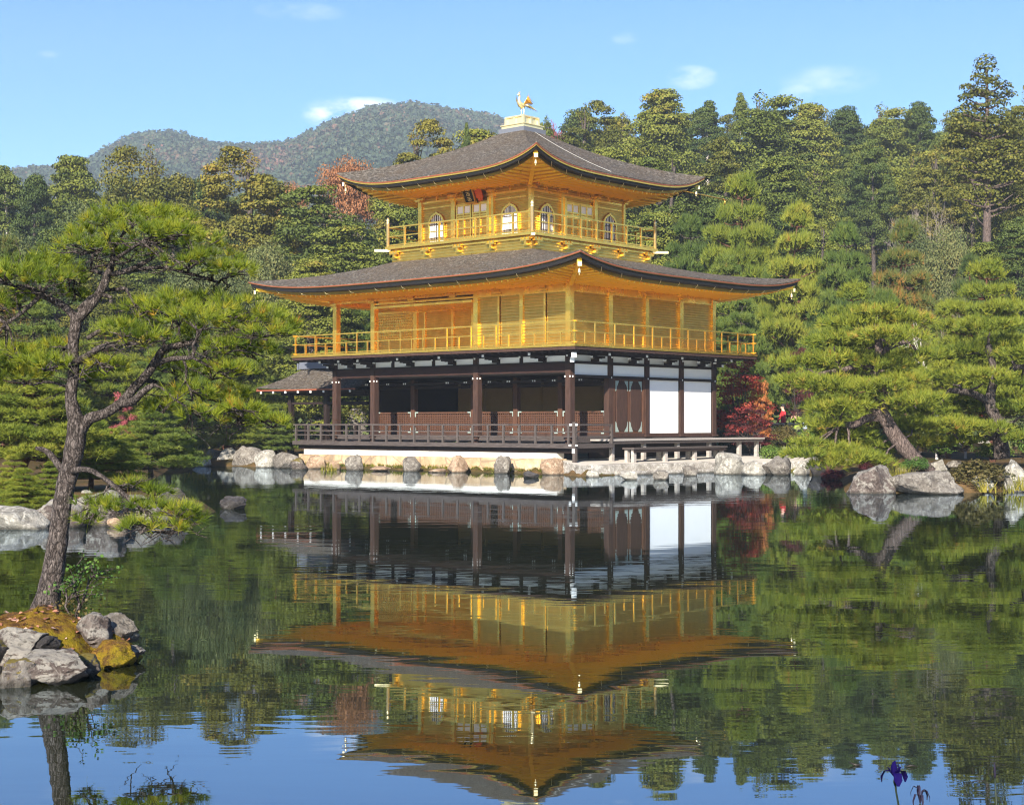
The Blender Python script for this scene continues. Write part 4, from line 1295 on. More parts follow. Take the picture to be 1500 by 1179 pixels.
# ================================================================== FOLIAGE TOOLS
def cat_parts(parts):
    """parts: list of (V, F, tint) -> one V, F, tint"""
    Vs, Fs, Ts, b = [], [], [], 0
    for V, F, T in parts:
        Vs.append(V); Fs.append(F + b); Ts.append(T); b += len(V)
    return np.concatenate(Vs), np.concatenate(Fs), np.concatenate(Ts)
def clump(c, rad, n, size, rng, up=.35, lo=.62, tint=.5, tj=.16, jit=.55):
    d = sphere_dirs(n, rng)
    d[:, 2] = np.where(d[:, 2] < -.35, -d[:, 2], d[:, 2])
    C = np.asarray(c) + d * np.asarray(rad) * rng.uniform(lo, 1.20, (n, 1))
    V, F = leaf_quads(C, d + np.array([0, 0, up]), np.full(n, size), rng, jit=jit)
    return V, F, np.clip(tint + rng.normal(0, tj, n), 0, 1)
def needles(Pt, D, k, ln, w, rng, spread=.65, tint=.5, tj=.1, droop=0.0):
    n = len(Pt)
    D = D / (np.linalg.norm(D, axis=1)[:, None] + 1e-9)
    dirs = np.repeat(D, k, 0) + rng.normal(0, spread, (n * k, 3)) * np.array([1, 1, .8])
    dirs[:, 2] -= droop
    dirs /= np.linalg.norm(dirs, axis=1)[:, None]
    L = ln * rng.uniform(.6, 1.12, n * k)[:, None]
    B = np.repeat(Pt, k, 0) + dirs * L * .06
    side = np.cross(dirs, rng.normal(0, 1, (n * k, 3)))
    side /= np.linalg.norm(side, axis=1)[:, None] + 1e-9
    V = np.stack([B - side * w, B + side * w, B + dirs * L], 1).reshape(-1, 3)
    F = np.arange(3 * n * k).reshape(-1, 3)
    tt = np.broadcast_to(np.asarray(tint, float), (n,)) + rng.normal(0, tj, n)
    T = np.repeat(tt, k) + rng.normal(0, .04, n * k)
    return V, F, np.clip(T, 0, 1)
def pad_tufts(c, rx, ry, rz, n, rng, under=.18):
    """tuft seats and directions over a cloud-pruned pad"""
    u = rng.uniform(0, 1, n); ph = rng.uniform(0, 2 * PI, n)
    r = np.sqrt(u)
    x, y = r * np.cos(ph), r * np.sin(ph)
    z = np.sqrt(np.maximum(0, 1 - u)) * rng.uniform(.45, 1.0, n)
    und = rng.uniform(0, 1, n) < under
    z = np.where(und, -z * .45, z)
    wob = 1 + .16 * np.sin(3 * ph + rng.uniform(0, 6)) + .10 * np.sin(5 * ph + rng.uniform(0, 6))
    lump = .42 * np.sin(x * 4.7 + rng.uniform(0, 6)) * np.sin(y * 4.7 + rng.uniform(0, 6)) + .22 * np.sin(x * 9.1 + rng.uniform(0, 6)) * np.sin(y * 8.3 + rng.uniform(0, 6)) + rng.normal(0, .10, n)
    Pt = np.stack([x * rx * wob, y * ry * wob, (z + lump) * rz], 1) + np.asarray(c)
    D = np.stack([x * .75, y * .75, np.where(und, .15, .75 + .3 * z)], 1)
    return Pt, D
def limb(mb, p, q, r0, r1, rng, n=5, sag=.0, wig=.08, seg=6, mi=0):
    p, q = Vector(p), Vector(q)
    L = (q - p).length
    pts, rad = [], []
    for i in range(n + 1):
        t = i / n
        s = L * wig * math.sin(PI * t)
        pts.append(p.lerp(q, t) + Vector((rng.uniform(-1, 1) * s, rng.uniform(-1, 1) * s, rng.uniform(-1, 1) * s * .6 + sag * L * math.sin(PI * t))))
        rad.append(r0 + (r1 - r0) * t)
    mb.tube(pts, rad, seg, mi)
    return pts

def conifer(seed, H=10.0, rad=2.5, ncl=120, nl=85, leaf=.23, base=.06, pw=.75, flat=.50, gap=0.0, crad=(.55, 1.0), stems=((0, 0, 1),)):
    rng = np.random.default_rng(seed); rr = random.Random(seed)
    mb = MB()
    tp = [Vector((math.sin(i * .9 + seed) * .08, math.cos(i * 1.1 + seed) * .08, H * .96 * i / 8)) for i in range(9)]
    mb.tube(tp, [.24 * (1 - i / 8.6) + .02 for i in range(9)], 8)
    parts = []
    bul = [(rng.uniform(0, 2 * PI), rng.uniform(.1, .9), rng.uniform(-.34, .42)) for _ in range(18)]
    for i in range(ncl):
        t = base + (1 - base) * ((i + rng.uniform(0, 1)) / ncl) ** 1.05
        ph = i * 2.39996 + rng.uniform(-.5, .5)
        prof = (1 - t) ** pw * (0.55 + .45 * min(1, t / .22))
        for a, h, s in bul:
            prof *= 1 + s * math.exp(-((t - h) / .085) ** 2) * max(0, math.cos(ph - a))
        if gap and rng.uniform() < gap: continue
        r = rad * prof * rng.uniform(.55, 1.14) + .10
        cr = rng.uniform(*crad) * (.62 + .42 * (1 - t))
        sx, sy, sh = stems[int(rng.integers(len(stems)))]
        q_ = min(1, t * 1.4)
        c = (r * math.cos(ph) * (1 - .12 * (len(stems) - 1)) + sx * q_, r * math.sin(ph) * (1 - .12 * (len(stems) - 1)) + sy * q_, (H * t * .985 + rng.uniform(-.25, .25) + .1) * sh)
        parts.append(clump(c, (cr, cr, cr * flat), int(nl * (.5 + .6 * cr)), leaf, rng, tint=.5 + rng.normal(0, .11), tj=.10))
        if i % 6 == 0 and t < .9:
            limb(mb, (0, 0, c[2] - .25 * r), (c[0] * .9, c[1] * .9, c[2]), .055 * (1.1 - t), .015, rr, 3, 0, .05, 5)
    for q in range(7):                          # ragged leaders
        a_ = rng.uniform(0, 6.28); r_ = rng.uniform(.0, .55); h_ = H * (1 - .10 * r_ - rng.uniform(0, .05))
        parts.append(clump((r_ * math.cos(a_), r_ * math.sin(a_), h_), (.16, .16, .34), 45, leaf * .85, rng, tint=.55))
        mb.tube([(0, 0, H * .86), (r_ * math.cos(a_), r_ * math.sin(a_), h_ + .1)], [.03, .01], 5)
    V, F, T = cat_parts(parts)
    return mb, (V, F, T)
def broadleaf(seed, H=8.0, rad=3.6, ncl=110, nl=420, leaf=.10, flat=.75, low=.12, ch=.42):
    rng = np.random.default_rng(seed); rr = random.Random(seed)
    mb = MB(); parts = []
    mb.tube([(0, 0, -.2), (.1, .05, H * .2), (0, -.1, H * .45), (.05, 0, H * .7)], [.3, .24, .17, .06], 8)
    for i in range(ncl):
        d = sphere_dirs(1, rng)[0]
        d[2] = abs(d[2]) * 1.1 - .25
        k = rng.uniform(.55, 1.0)
        c = np.array([d[0] * rad * k, d[1] * rad * k, H * (.50 + low) + d[2] * H * ch * k])
        c[2] = max(c[2], H * .08)
        cr = rng.uniform(.6, 1.15)
        parts.append(clump(c, (cr, cr, cr * flat), int(nl * cr), leaf, rng, tint=.5 + rng.normal(0, .10)))
        if i % 3 == 0: limb(mb, (0, 0, H * rr.uniform(.25, .6)), c * [.92, .92, .97], .08, .02, rr, 4, .05, .06, 5)
    return mb, cat_parts(parts)
def maple(seed, H=5.0, rad=2.6, ncl=60, nl=150, leaf=.13):
    rng = np.random.default_rng(seed); rr = random.Random(seed)
    mb = MB(); parts = []
    fork = (.1, 0, H * .22)
    mb.tube([(0, 0, -.2), (.05, .03, H * .12), fork], [.13, .10, .09], 7)
    for i in range(ncl):
        t = rng.uniform(.30, 1.0); ph = rng.uniform(0, 2 * PI)
        r = rad * math.sqrt(max(.03, 1 - ((t - .5) / .55) ** 2)) * math.sqrt(rng.uniform(.1, 1))
        c = np.array([r * math.cos(ph), r * math.sin(ph), H * t])
        cr = rng.uniform(.35, .75)
        parts.append(clump(c, (cr * 1.25, cr * 1.25, cr * .38), int(nl * cr * 1.3), leaf, rng, up=.8, lo=.2, tint=.5 + rng.normal(0, .17), tj=.12))
        if i % 2 == 0: limb(mb, fork, c * [.95, .95, 1], .05, .008, rr, 5, .08, .06, 5)
    return mb, cat_parts(parts)
def bare(seed, H=6.0, spread=2.6, n0=7, depth=4):
    rr = random.Random(seed); mb = MB(); cr = MB()
    def grow(p, d, L, r, k):
        q = p + d * L
        m = (p + q) / 2 + Vector([rr.uniform(-1, 1) * L * .07 for _ in range(3)])
        (mb if k > depth - 2 else cr).tube([p, m, q], [r, r * .85, r * .68], 5 if k > 1 else 3, cap=False)
        if k == 0: return
        for _ in range(rr.choice((2, 3, 3))):
            e = Vector([rr.uniform(-1, 1) for _ in range(3)])
            nd = (d * 1.0 + e * .85 + Vector((0, 0, .04))).normalized()
            grow(q, nd, L * rr.uniform(.62, .85), r * .62, k - 1)
    mb.tube([(0, 0, -.3), (.05, .02, H * .22), (-.04, 0, H * .38)], [.13, .11, .09], 7, cap=False)
    for i in range(n0):
        a = 2 * PI * i / n0 + rr.uniform(-.3, .3)
        grow(Vector((-.04, 0, H * rr.uniform(.3, .38))), Vector((math.cos(a) * .8, math.sin(a) * .8, rr.uniform(.35, 1.0))).normalized(), H * .23, .042, depth)
    return mb, cr
def garden_pine(seed, H=6.0, spread=2.4, tiers=8, k=9, ln=.25, w=.015, dens=56, lean=.3, low=.28, flat=.22, conic=.9):
    rng = np.random.default_rng(seed); rr = random.Random(seed)
    mb = MB(); parts = []
    la = rr.uniform(0, 6.28)
    def axis_pt(t):
        return Vector((math.cos(la) * lean * H * .25 * math.sin(t * 2.6) + .12 * math.sin(t * 9 + seed), math.sin(la) * lean * H * .25 * math.sin(t * 2.6) + .12 * math.cos(t * 8), H * t))
    mb.tube([axis_pt(t) + (Vector((0, 0, -.25)) if t == 0 else Vector()) for t in np.linspace(0, .93, 12)], [.17 * (1 - .8 * t) for t in np.linspace(0, 1, 12)], 8, wob=.1, rng=rr)
    def pad(c, r):
        a = r * rr.uniform(.85, 1.25); b = r * rr.uniform(.85, 1.15)
        n = int(dens * a * b * PI * 1.25) + 14
        Pt, D = pad_tufts(c, a, b, r * flat * rr.uniform(.85, 1.3) + .06, n, rng, .08)
        parts.append(needles(Pt, D, k, ln, w, rng, tint=np.full(n, .5 + rng.normal(0, .09)), tj=.12))
    for ti in range(tiers):
        t = low + (1 - low) * (ti + .25) / tiers
        R_ = spread * max(.18, (1 - ((t - low) / (1.04 - low)) ** 1.5)) ** conic
        nb = max(4, int(round(4 + R_ * 2.0)))
        for bi in range(nb):
            a = bi * 2 * PI / nb + ti * 1.3 + rr.uniform(-.35, .35)
            L = R_ * rr.uniform(.72, 1.08)
            o = axis_pt(t)
            e = o + Vector((math.cos(a) * L, math.sin(a) * L, L * rr.uniform(-.08, .10)))
            pts = limb(mb, o - Vector((0, 0, .1 * L)), e, .055 * (1.2 - t) + .01, .012, rr, 5, -.04, .07, 5)
            pad(e + Vector((0, 0, .05)), .25 * L + .21)
            if L > 1.0:
                mid = pts[3]
                pad(mid + Vector((rr.uniform(-.3, .3), rr.uniform(-.3, .3), .10)), .20 * L + .18)
    pad(axis_pt(.97), .32 * spread * .6 + .15)
    return mb, cat_parts(parts)

class Proto:
    def __init__(s, name, gen, bark, leafmat, H, group_r):
        mb, cr = gen
        s.name, s.H, s.r = name, H, group_r
        s.trunk = mb.mesh('trunk', bark)
        if isinstance(cr, MB): s.crown = cr.mesh('crown', leafmat)
        else: s.crown = np_mesh('crown', cr[0], cr[1], [leafmat], {'tint': cr[2]})
rnd = random.Random(77)
def plant(proto, x, y, H, Wd, label, cat='tree', group=None, z=None, rz=None, crown_name='crown'):
    o = empty(proto.name, (x, y, ground(x, y) - .05 if z is None else z), rnd.uniform(0, 6.28) if rz is None else rz)
    s = H / proto.H
    sw = Wd / (2 * proto.r)
    o.scale = (sw, sw, s)
    tag(o, label, cat, group)
    link('trunk', proto.trunk, o)
    link(crown_name, proto.crown, o)
    return o
def plant_px(proto, px, Y, top, wpx, label, cat='tree', group=None, rz=None):
    x = px_x(px, Y); z = ground(x, Y)
    return plant(proto, x, Y, max(1.0, py_z(top, Y) - z), wpx / F_PX * Y, label, cat, group, z - .05, rz)

K = {}
for i, sd in enumerate((3, 14, 25)):
    K['C%d' % i] = Proto('cypress_tree', conifer(sd, ncl=(230, 260, 280)[i], leaf=.088, nl=400, crad=(.34, .90), pw=(.66, .60, .55)[i], stems=(((0, 0, 1),), ((.5, .3, 1), (-.6, -.2, .86)), ((.8, 0, .9), (-.5, .7, 1), (-.2, -.8, .8)))[i]), M['bark'], M['cypress'], 10.2, 1.95)
K['D0'] = Proto('conifer_tree', conifer(31, ncl=290, leaf=.082, nl=360, crad=(.36, .74), gap=.12, flat=.45, pw=.72), M['bark_pale'], M['cypress_dark'], 10.2, 2.0)
K['D1'] = Proto('conifer_tree', conifer(43, ncl=290, leaf=.082, nl=360, crad=(.36, .74), gap=.05, pw=.62), M['bark'], M['cypress_dark'], 10.2, 1.95)
K['D2'] = Proto('conifer_tree', conifer(47, ncl=150, leaf=.082, nl=360, crad=(.4, .74), base=.56, pw=.5), M['bark'], M['cypress_dark'], 10.2, 1.9)
K['O0'] = Proto('cypress_tree', conifer(57, ncl=170, leaf=.085, nl=500, pw=.5, crad=(.6, 1.05), stems=((.9, 0, .9), (-.7, .6, 1), (-.2, -.9, .84)), flat=.75), M['bark'], M['olive'], 10.2, 2.7)
K['O1'] = Proto('cypress_tree', conifer(68, ncl=290, leaf=.082, nl=360, crad=(.36, .74), pw=.6, stems=((.5, -.4, 1), (-.5, .5, .9))), M['bark'], M['olive'], 10.2, 2.1)
K['B0'] = Proto('broadleaf_tree', broadleaf(71), M['bark'], M['broad'], 8.9, 4.3)
K['B1'] = Proto('broadleaf_tree', broadleaf(82, rad=3.2), M['bark_greyt'], M['broad'], 8.9, 4.0)
K['MO'] = Proto('maple_tree', maple(91, ncl=85), M['bark_greyt'], M['maple_orange'], 5.2, 3.1)
K['TO'] = Proto('maple_tree', broadleaf(95, H=8.0, rad=2.0, ncl=60, nl=330, leaf=.085, flat=.5, low=.29, ch=.2), M['bark_greyt'], M['rust'], 8.3, 2.7)
K['MR'] = Proto('maple_tree', maple(92, ncl=85), M['bark'], M['maple_red'], 5.2, 3.1)
K['MD'] = Proto('maple_tree', maple(93, ncl=60, leaf=.11), M['bark'], M['maple_dark'], 5.2, 3.1)
K['MP'] = Proto('maple_tree', maple(94, ncl=40), M['bark'], M['maple_pink'], 5.2, 3.1)
K['X0'] = Proto('bare_tree', bare(101, n0=5, depth=3), M['bark_pale'], M['bark_pale'], 6.6, 2.6)
K['X1'] = Proto('bare_tree', bare(102, n0=9, depth=5), M['bark_greyt'], M['bark_greyt'], 7.0, 3.0)
K['P0'] = Proto('pine_tree', garden_pine(111), M['bark_red'], M['pine'], 6.1, 3.0)
K['P1'] = Proto('pine_tree', garden_pine(112, tiers=8, spread=2.2, low=.2), M['bark_red'], M['pine'], 6.1, 2.8)
K['P2'] = Proto('pine_tree', garden_pine(113, tiers=8, spread=2.5, flat=.26), M['bark'], M['pine_blue'], 6.1, 3.1)
K['P3'] = Proto('pine_tree', garden_pine(114, tiers=8, spread=2.0, flat=.25, low=.15), M['bark'], M['pine_blue'], 6.1, 2.6)
K['PO'] = Proto('pine_tree', garden_pine(115, tiers=8, spread=2.2, low=.2), M['bark_red'], M['pine_orange'], 6.1, 2.8)

# ================================================================== FOREST BEHIND (every tree its own thing)
FG = 'forest trees on the slopes behind the garden'
for k, px, Y, top, wd, lab in (
    # left slope, from the left edge of the photo to the pavilion roof
    ('D0', 8, 108, 243, 95, 'dark sparse conifer at the far left end of the forest skyline'),
    ('D1', 52, 104, 256, 78, 'narrow dark conifer with pale trunk beside the leftmost skyline conifer'),
    ('C0', 108, 112, 226, 112, 'bright green bushy cypress on the left skyline before the smaller mountain hump'),
    ('B0', 130, 88, 268, 165, 'silvery grey green broadleaf tree in front of the left skyline cypress'),
    ('O0', 224, 100, 209, 165, 'big billowy olive brown conifer rising before the left mountain hump'),
    ('D1', 300, 112, 262, 95, 'dark conifer in the dip between the two tallest left hand crowns'),
    ('O1', 362, 93, 216, 158, 'tall broad yellow green cypress left of the orange tree'),
    ('D1', 432, 104, 300, 100, 'dark green conifer tucked right of the tall yellow green cypress'),
    ('TO', 430, 122, 250, 56, 'small golden orange tree showing between cypress and orange maple'),
    ('TO', 508, 112, 213, 118, 'large orange autumn maple on the skyline left of the top roof'),
    ('C1', 478, 90, 262, 140, 'green cypress directly below the orange autumn maple'),
    ('C2', 572, 96, 262, 120, 'green cypress just behind the left tip of the top roof'),
    ('O1', 612, 106, 179, 128, 'brownish green conifer peak rising above the left slope of the top roof'),
    ('C0', 702, 112, 186, 128, 'green tree showing over the roof just left of the gilded bird'),
    ('D0', 683, 100, 181, 26, 'thin pale stemmed young pine poking above the roof left of the bird'),
    ('B1', 395, 80, 335, 120, 'dull green broadleaf tree above the lower roof left tip'),
    ('C1', 520, 80, 322, 135, 'yellowish green tree left of the gold upper balcony'),
    ('B1', 25, 84, 322, 150, 'grey green broadleaf tree low at the left edge behind the near pine'),
    ('C2', 255, 82, 310, 130, 'dark green cypress behind the top pad of the near pine'),
    ('B0', 310, 78, 330, 130, 'olive broadleaf tree right of the near pine crown top'),
    ('D1', 85, 80, 335, 110, 'dark conifer standing behind the left pads of the near pine'),
    ('C0', 455, 74, 375, 115, 'green tree standing right behind the left tip of the lower roof'),
    ('O1', 160, 76, 380, 120, 'olive conifer seen through the fork of the near pine'),
    # right slope
    ('MP', 812, 150, 178, 60, 'small pink red maple showing beside the roof top just right of the bird pedestal'),
    ('C1', 800, 122, 164, 60, 'small green conifer on the skyline immediately right of the bird statue'),
    ('O1', 858, 126, 150, 128, 'rounded green cypress first on the right skyline after the bird'),
    ('C1', 912, 132, 160, 100, 'green cypress second on the right skyline after the bird'),
    ('C0', 968, 136, 129, 135, 'tall ragged cypress peak on the skyline above the right half of the top roof'),
    ('D0', 1035, 152, 148, 92, 'sparse greyish conifer on the skyline between two tall green cypresses'),
    ('C2', 1112, 130, 133, 148, 'tallest broad cypress on the right skyline above the right roof tip'),
    ('D0', 1085, 148, 137, 50, 'thin dead topped conifer just behind the tallest broad cypress'),
    ('C0', 1186, 146, 149, 112, 'pointed cypress right of the tallest broad cypress'),
    ('D1', 1238, 152, 158, 100, 'flat topped dark cypress in the middle of the right skyline'),
    ('C2', 1290, 148, 151, 112, 'rounded cypress above the dark hollow of the right slope'),
    ('D1', 1346, 150, 152, 100, 'dark cypress with spiky tip left of the giant cedar'),
    ('C1', 1400, 146, 156, 100, 'green cypress directly left of the giant cedar'),
    ('O1', 1512, 104, 108, 130, 'brown green conifer at the right edge of the photo beside the giant cedar'),
    ('C0', 890, 108, 215, 130, 'green cypress behind the right slope of the top roof nearest the bird'),
    ('C2', 985, 104, 222, 140, 'green cypress just above the right slope of the top roof'),
    ('O1', 1062, 106, 206, 135, 'yellow green cypress above the right tip of the top roof'),
    ('C0', 1142, 108, 228, 140, 'green cypress with a pale bare trunk in the middle of the right slope'),
    ('C1', 1196, 112, 236, 105, 'green cypress on the left rim of the dark hollow'),
    ('D2', 1254, 124, 214, 70, 'dark conifer with bare lower trunk at the left side of the dark hollow'),
    ('D2', 1279, 120, 205, 70, 'dark conifer with bare lower trunk at the right side of the dark hollow'),
    ('C2', 1338, 122, 218, 105, 'green cypress on the right rim of the dark hollow'),
    ('O1', 1372, 112, 212, 120, 'olive cypress behind the grey leafless tree'),
    ('C1', 1425, 118, 200, 110, 'green cypress behind the trunk of the giant cedar'),
    ('O0', 1496, 98, 225, 120, 'brownish bushy conifer at the right edge below the skyline'),
    ('B1', 1338, 92, 305, 95, 'grey green broadleaf tree below the grey leafless tree'),
    ('C2', 1205, 90, 318, 90, 'dark green cypress below the dark hollow'),
    ('B0', 1392, 90, 305, 125, 'dull broadleaf tree at the foot of the giant cedar'),
    ('D1', 1492, 84, 320, 110, 'dark conifer low at the right edge behind the yellow green pine'),
    ('C0', 1440, 84, 352, 95, 'green tree right of the pale leafless trunk'),
    ('D1', 1160, 96, 300, 110, 'shaded conifer behind the red trunked pine on the right'),
    ('D1', 1045, 92, 285, 110, 'shaded conifer just behind the right tip of the top roof'),
    ('C1', 950, 88, 300, 120, 'green tree behind the right end of the upper balcony'),
):
    plant_px(K[k], px, Y, top, wd * (1.3 if px < 760 and k != 'TO' else 1.1), lab, 'tree', FG)
def fill_label(k, n): return None
# deeper ranks of the same wood that close the gaps between those trunks
rf_ = random.Random(9)
fill_meshes = ('C1', 'D1', 'C2', 'O1')
for i, (px, Y, top) in enumerate([(p, 142 + 14 * (i % 3), 262 + 8 * (i * 7 % 5)) for i, p in enumerate(range(-40, 480, 44))]):
    plant_px(K[fill_meshes[i % 4]], px, Y, top, 110, 'dim forest tree standing deep behind the left skyline trees', 'tree', 'deep forest trees on the left')
for i, (px, Y, top) in enumerate([(p, 170 + 10 * (i % 3), 160 + 6 * (i * 7 % 5)) for i, p in enumerate(range(850, 1560, 36))]):
    plant_px(K[fill_meshes[(i + 1) % 4]], px, Y, top, 110, 'dim forest tree standing deep behind the right skyline trees', 'tree', 'deep forest trees on the right')

# leafless trees
plant_px(K['X1'], 1352, 98, 228, 125, 'wide grey leafless tree in front of the cypresses left of the giant cedar', 'tree')
plant_px(K['X0'], 520, 79, 300, 80, 'pale leafless tree left of the gold upper balcony', 'tree')
plant_px(K['X0'], 1372, 54, 376, 100, 'white barked leafless tree beside the orange tinged pine', 'tree')
plant_px(K['X1'], 1414, 55, 396, 95, 'grey leafless tree right of the white barked one', 'tree')
plant_px(K['X0'], 20, 96, 300, 70, 'pale leafless tree at the left edge above the near pine pads', 'tree')

# giant cedar with its bare trunk and topknot
def cedar():
    Y = 96; x = px_x(1443, Y); zb = ground(x, Y)
    o = empty('cedar_tree', (x, Y, zb - .1))
    tag(o, 'giant cedar with bare pale trunk and round topknot towering over the right skyline', 'tree')
    rng = np.random.default_rng(7); rr = random.Random(7)
    H = py_z(78, Y) - zb
    mb = MB()
    mb.tube([(0, 0, 0), (-.1, 0, H * .2), (.1, 0, H * .45), (.18, 0, H * .7), (.1, 0, H * .96)], [.40, .33, .28, .19, .06], 10, wob=.1, rng=rr)
    parts = []
    def hz(py): return py_z(py, Y) - zb
    for dx, py, r, fl in [(0, 92, .62, .95), (0, 100, .7, .7), (-10, 113, .5, .6), (12, 115, .55, .6), (0, 120, .6, .6), (-26, 128, .5, .5), (20, 128, .6, .5), (-14, 134, .55, .5), (8, 140, .6, .5), (32, 138, .55, .5), (-32, 146, .55, .5), (-18, 152, .6, .5), (18, 152, .7, .5),
                          (-38, 168, .8, .5), (-12, 166, .7, .5), (24, 170, .9, .5), (44, 176, .7, .5), (-48, 186, .8, .5), (-20, 190, .9, .5), (12, 190, .8, .5), (36, 196, .9, .5), (-42, 206, .9, .5), (-14, 212, .9, .5), (22, 216, .9, .5), (46, 222, .8, .5), (-36, 232, .8, .5), (-8, 236, .8, .5), (30, 240, .9, .5),
                          (-24, 258, .7, .5), (10, 262, .7, .5), (36, 268, .8, .5), (40, 300, .6, .5)] + [(rr.uniform(-52, 52), rr.uniform(180, 300), rr.uniform(.6, 1.0), .45) for _ in range(38)] + [(rr.uniform(-9, 9), rr.uniform(130, 262), rr.uniform(.5, .8), .5) for _ in range(14)]:
        y_ = rr.uniform(-1, 1) * abs(dx) * .035
        c = (dx / F_PX * Y, y_, hz(py))
        parts.append(clump(c, (r, r, r * fl), int(230 * r), .17, rng, tint=.45 + rng.normal(0, .08)))
        if py > 125: limb(mb, (.1, 0, c[2] - .1 * abs(dx) * .04 - .2), c, .09, .03, rr, 4, -.03, .06, 5)
    for dx, py, ex, ey in ((0, 300, 40, 282), (0, 318, 46, 285), (0, 310, -24, 262), (0, 330, -20, 312)):
        limb(mb, (0, 0, hz(py)), (ex / F_PX * Y, -.6, hz(ey)), .08, .02, rr, 5, -.1, .05, 5)
    mb.build('trunk', M['bark_lean'], o)
    V, F, T = cat_parts(parts)
    link('crown', np_mesh('crown', V, F, [M['olive']], {'tint': T}), o)
cedar()

# ================================================================== GARDEN TREES
for k, px, Y, top, wd, lab in (
    # right of the pavilion
    ('P0', 1092, 80, 256, 170, 'red trunked pine with layered pads just right of the top roof tip'),
    ('P2', 1005, 82, 318, 150, 'blue green pine behind the right end of the upper balcony'),
    ('P1', 1172, 76, 298, 150, 'layered yellow green pine in the middle of the right garden slope'),
    ('P2', 1232, 74, 330, 140, 'blue green pine below the dark hollow of the right slope'),
    ('P3', 1062, 72, 372, 150, 'blue green pine above the right tip of the lower roof'),
    ('P3', 1150, 77, 388, 150, 'dense green pine right of the lower roof tip'),
    ('PO', 1330, 74, 322, 150, 'orange tinged pine with browning needles on the right garden slope'),
    ('P3', 1092, 70, 425, 90, 'small pine between the gold balcony end and the dense green pine'),
    ('P1', 1256, 57, 412, 150, 'green layered pine standing behind the leaning pine'),
    ('P0', 1452, 52, 380, 190, 'wide yellow green pine at the right edge above the fat trunk'),
    ('P2', 1300, 60, 428, 140, 'blue green pine behind the top of the leaning pine'),
    ('P1', 1385, 56, 440, 140, 'yellow green pine between the leaning pine and the right edge pine'),
    ('PO', 1420, 78, 372, 110, 'brownish pine behind the grey leafless tree at right'),
    # left of the pavilion
    ('P2', 520, 76, 425, 150, 'blue green pine seen through the open west bay of the pavilion'),
    ('P3', 452, 78, 420, 120, 'dense green pine under the left tip of the lower roof'),
    ('P1', 398, 74, 445, 130, 'yellow green pine behind the annex roof'),
    ('P0', 330, 68, 470, 150, 'spreading pine behind the right pads of the near pine'),
    ('P2', 250, 60, 488, 170, 'blue green pine behind the stem of the near pine'),
    ('P1', 150, 54, 470, 170, 'layered pine on the left shore behind the near pine trunk'),
    ('P3', 60, 50, 440, 180, 'dense pine at the left edge behind the lower near pine pads'),
    ('PO', 10, 62, 345, 170, 'brown tinged pine at the left edge of the garden'),
    ('P0', 505, 84, 520, 90, 'low pine framed by the annex posts'),
    ('P1', 345, 62.5, 575, 105, 'small pine on the far left shore with two pale trunks'),
    ('P3', 405, 63, 590, 80, 'dark low pine on the shore next to the annex'),
    ('P0', 30, 31, 520, 230, 'pine with a dark stout trunk on the left point behind the near pine'),
    ('P2', 215, 38, 600, 170, 'low dark green pine on the left point right of the near trunk'),
    ('P1', 130, 33, 610, 150, 'low yellow green pine on the left point behind the near trunk'),
):
    plant_px(K[k], px, Y, top, wd, lab, 'tree', 'garden pines around the pond')
for k, px, Y, top, wd, lab in (
    ('MR', 1084, 61.5, 524, 105, 'red maple beside the white wall right of the pavilion'),
    ('MO', 1114, 61.4, 556, 44, 'orange red maple between the red maple and the pines'),
    ('MD', 1098, 60.6, 594, 90, 'dark red low maple in front of the people'),
    ('MR', 1318, 62, 446, 60, 'small red maple under the orange tinged pine'),
    ('MP', 178, 49, 572, 42, 'pink red maple behind the lower limb of the near pine'),
    ('MP', 505, 76, 594, 22, 'small pink red bush behind the annex rail'),
    ('MD', 1168, 70, 505, 60, 'dark red maple behind the leaning pine left pads'),
    ('MR', 1400, 63, 500, 90, 'reddish maple half hidden behind the right hand pines'),
):
    plant_px(K[k], px, Y, top, wd, lab, 'maple')

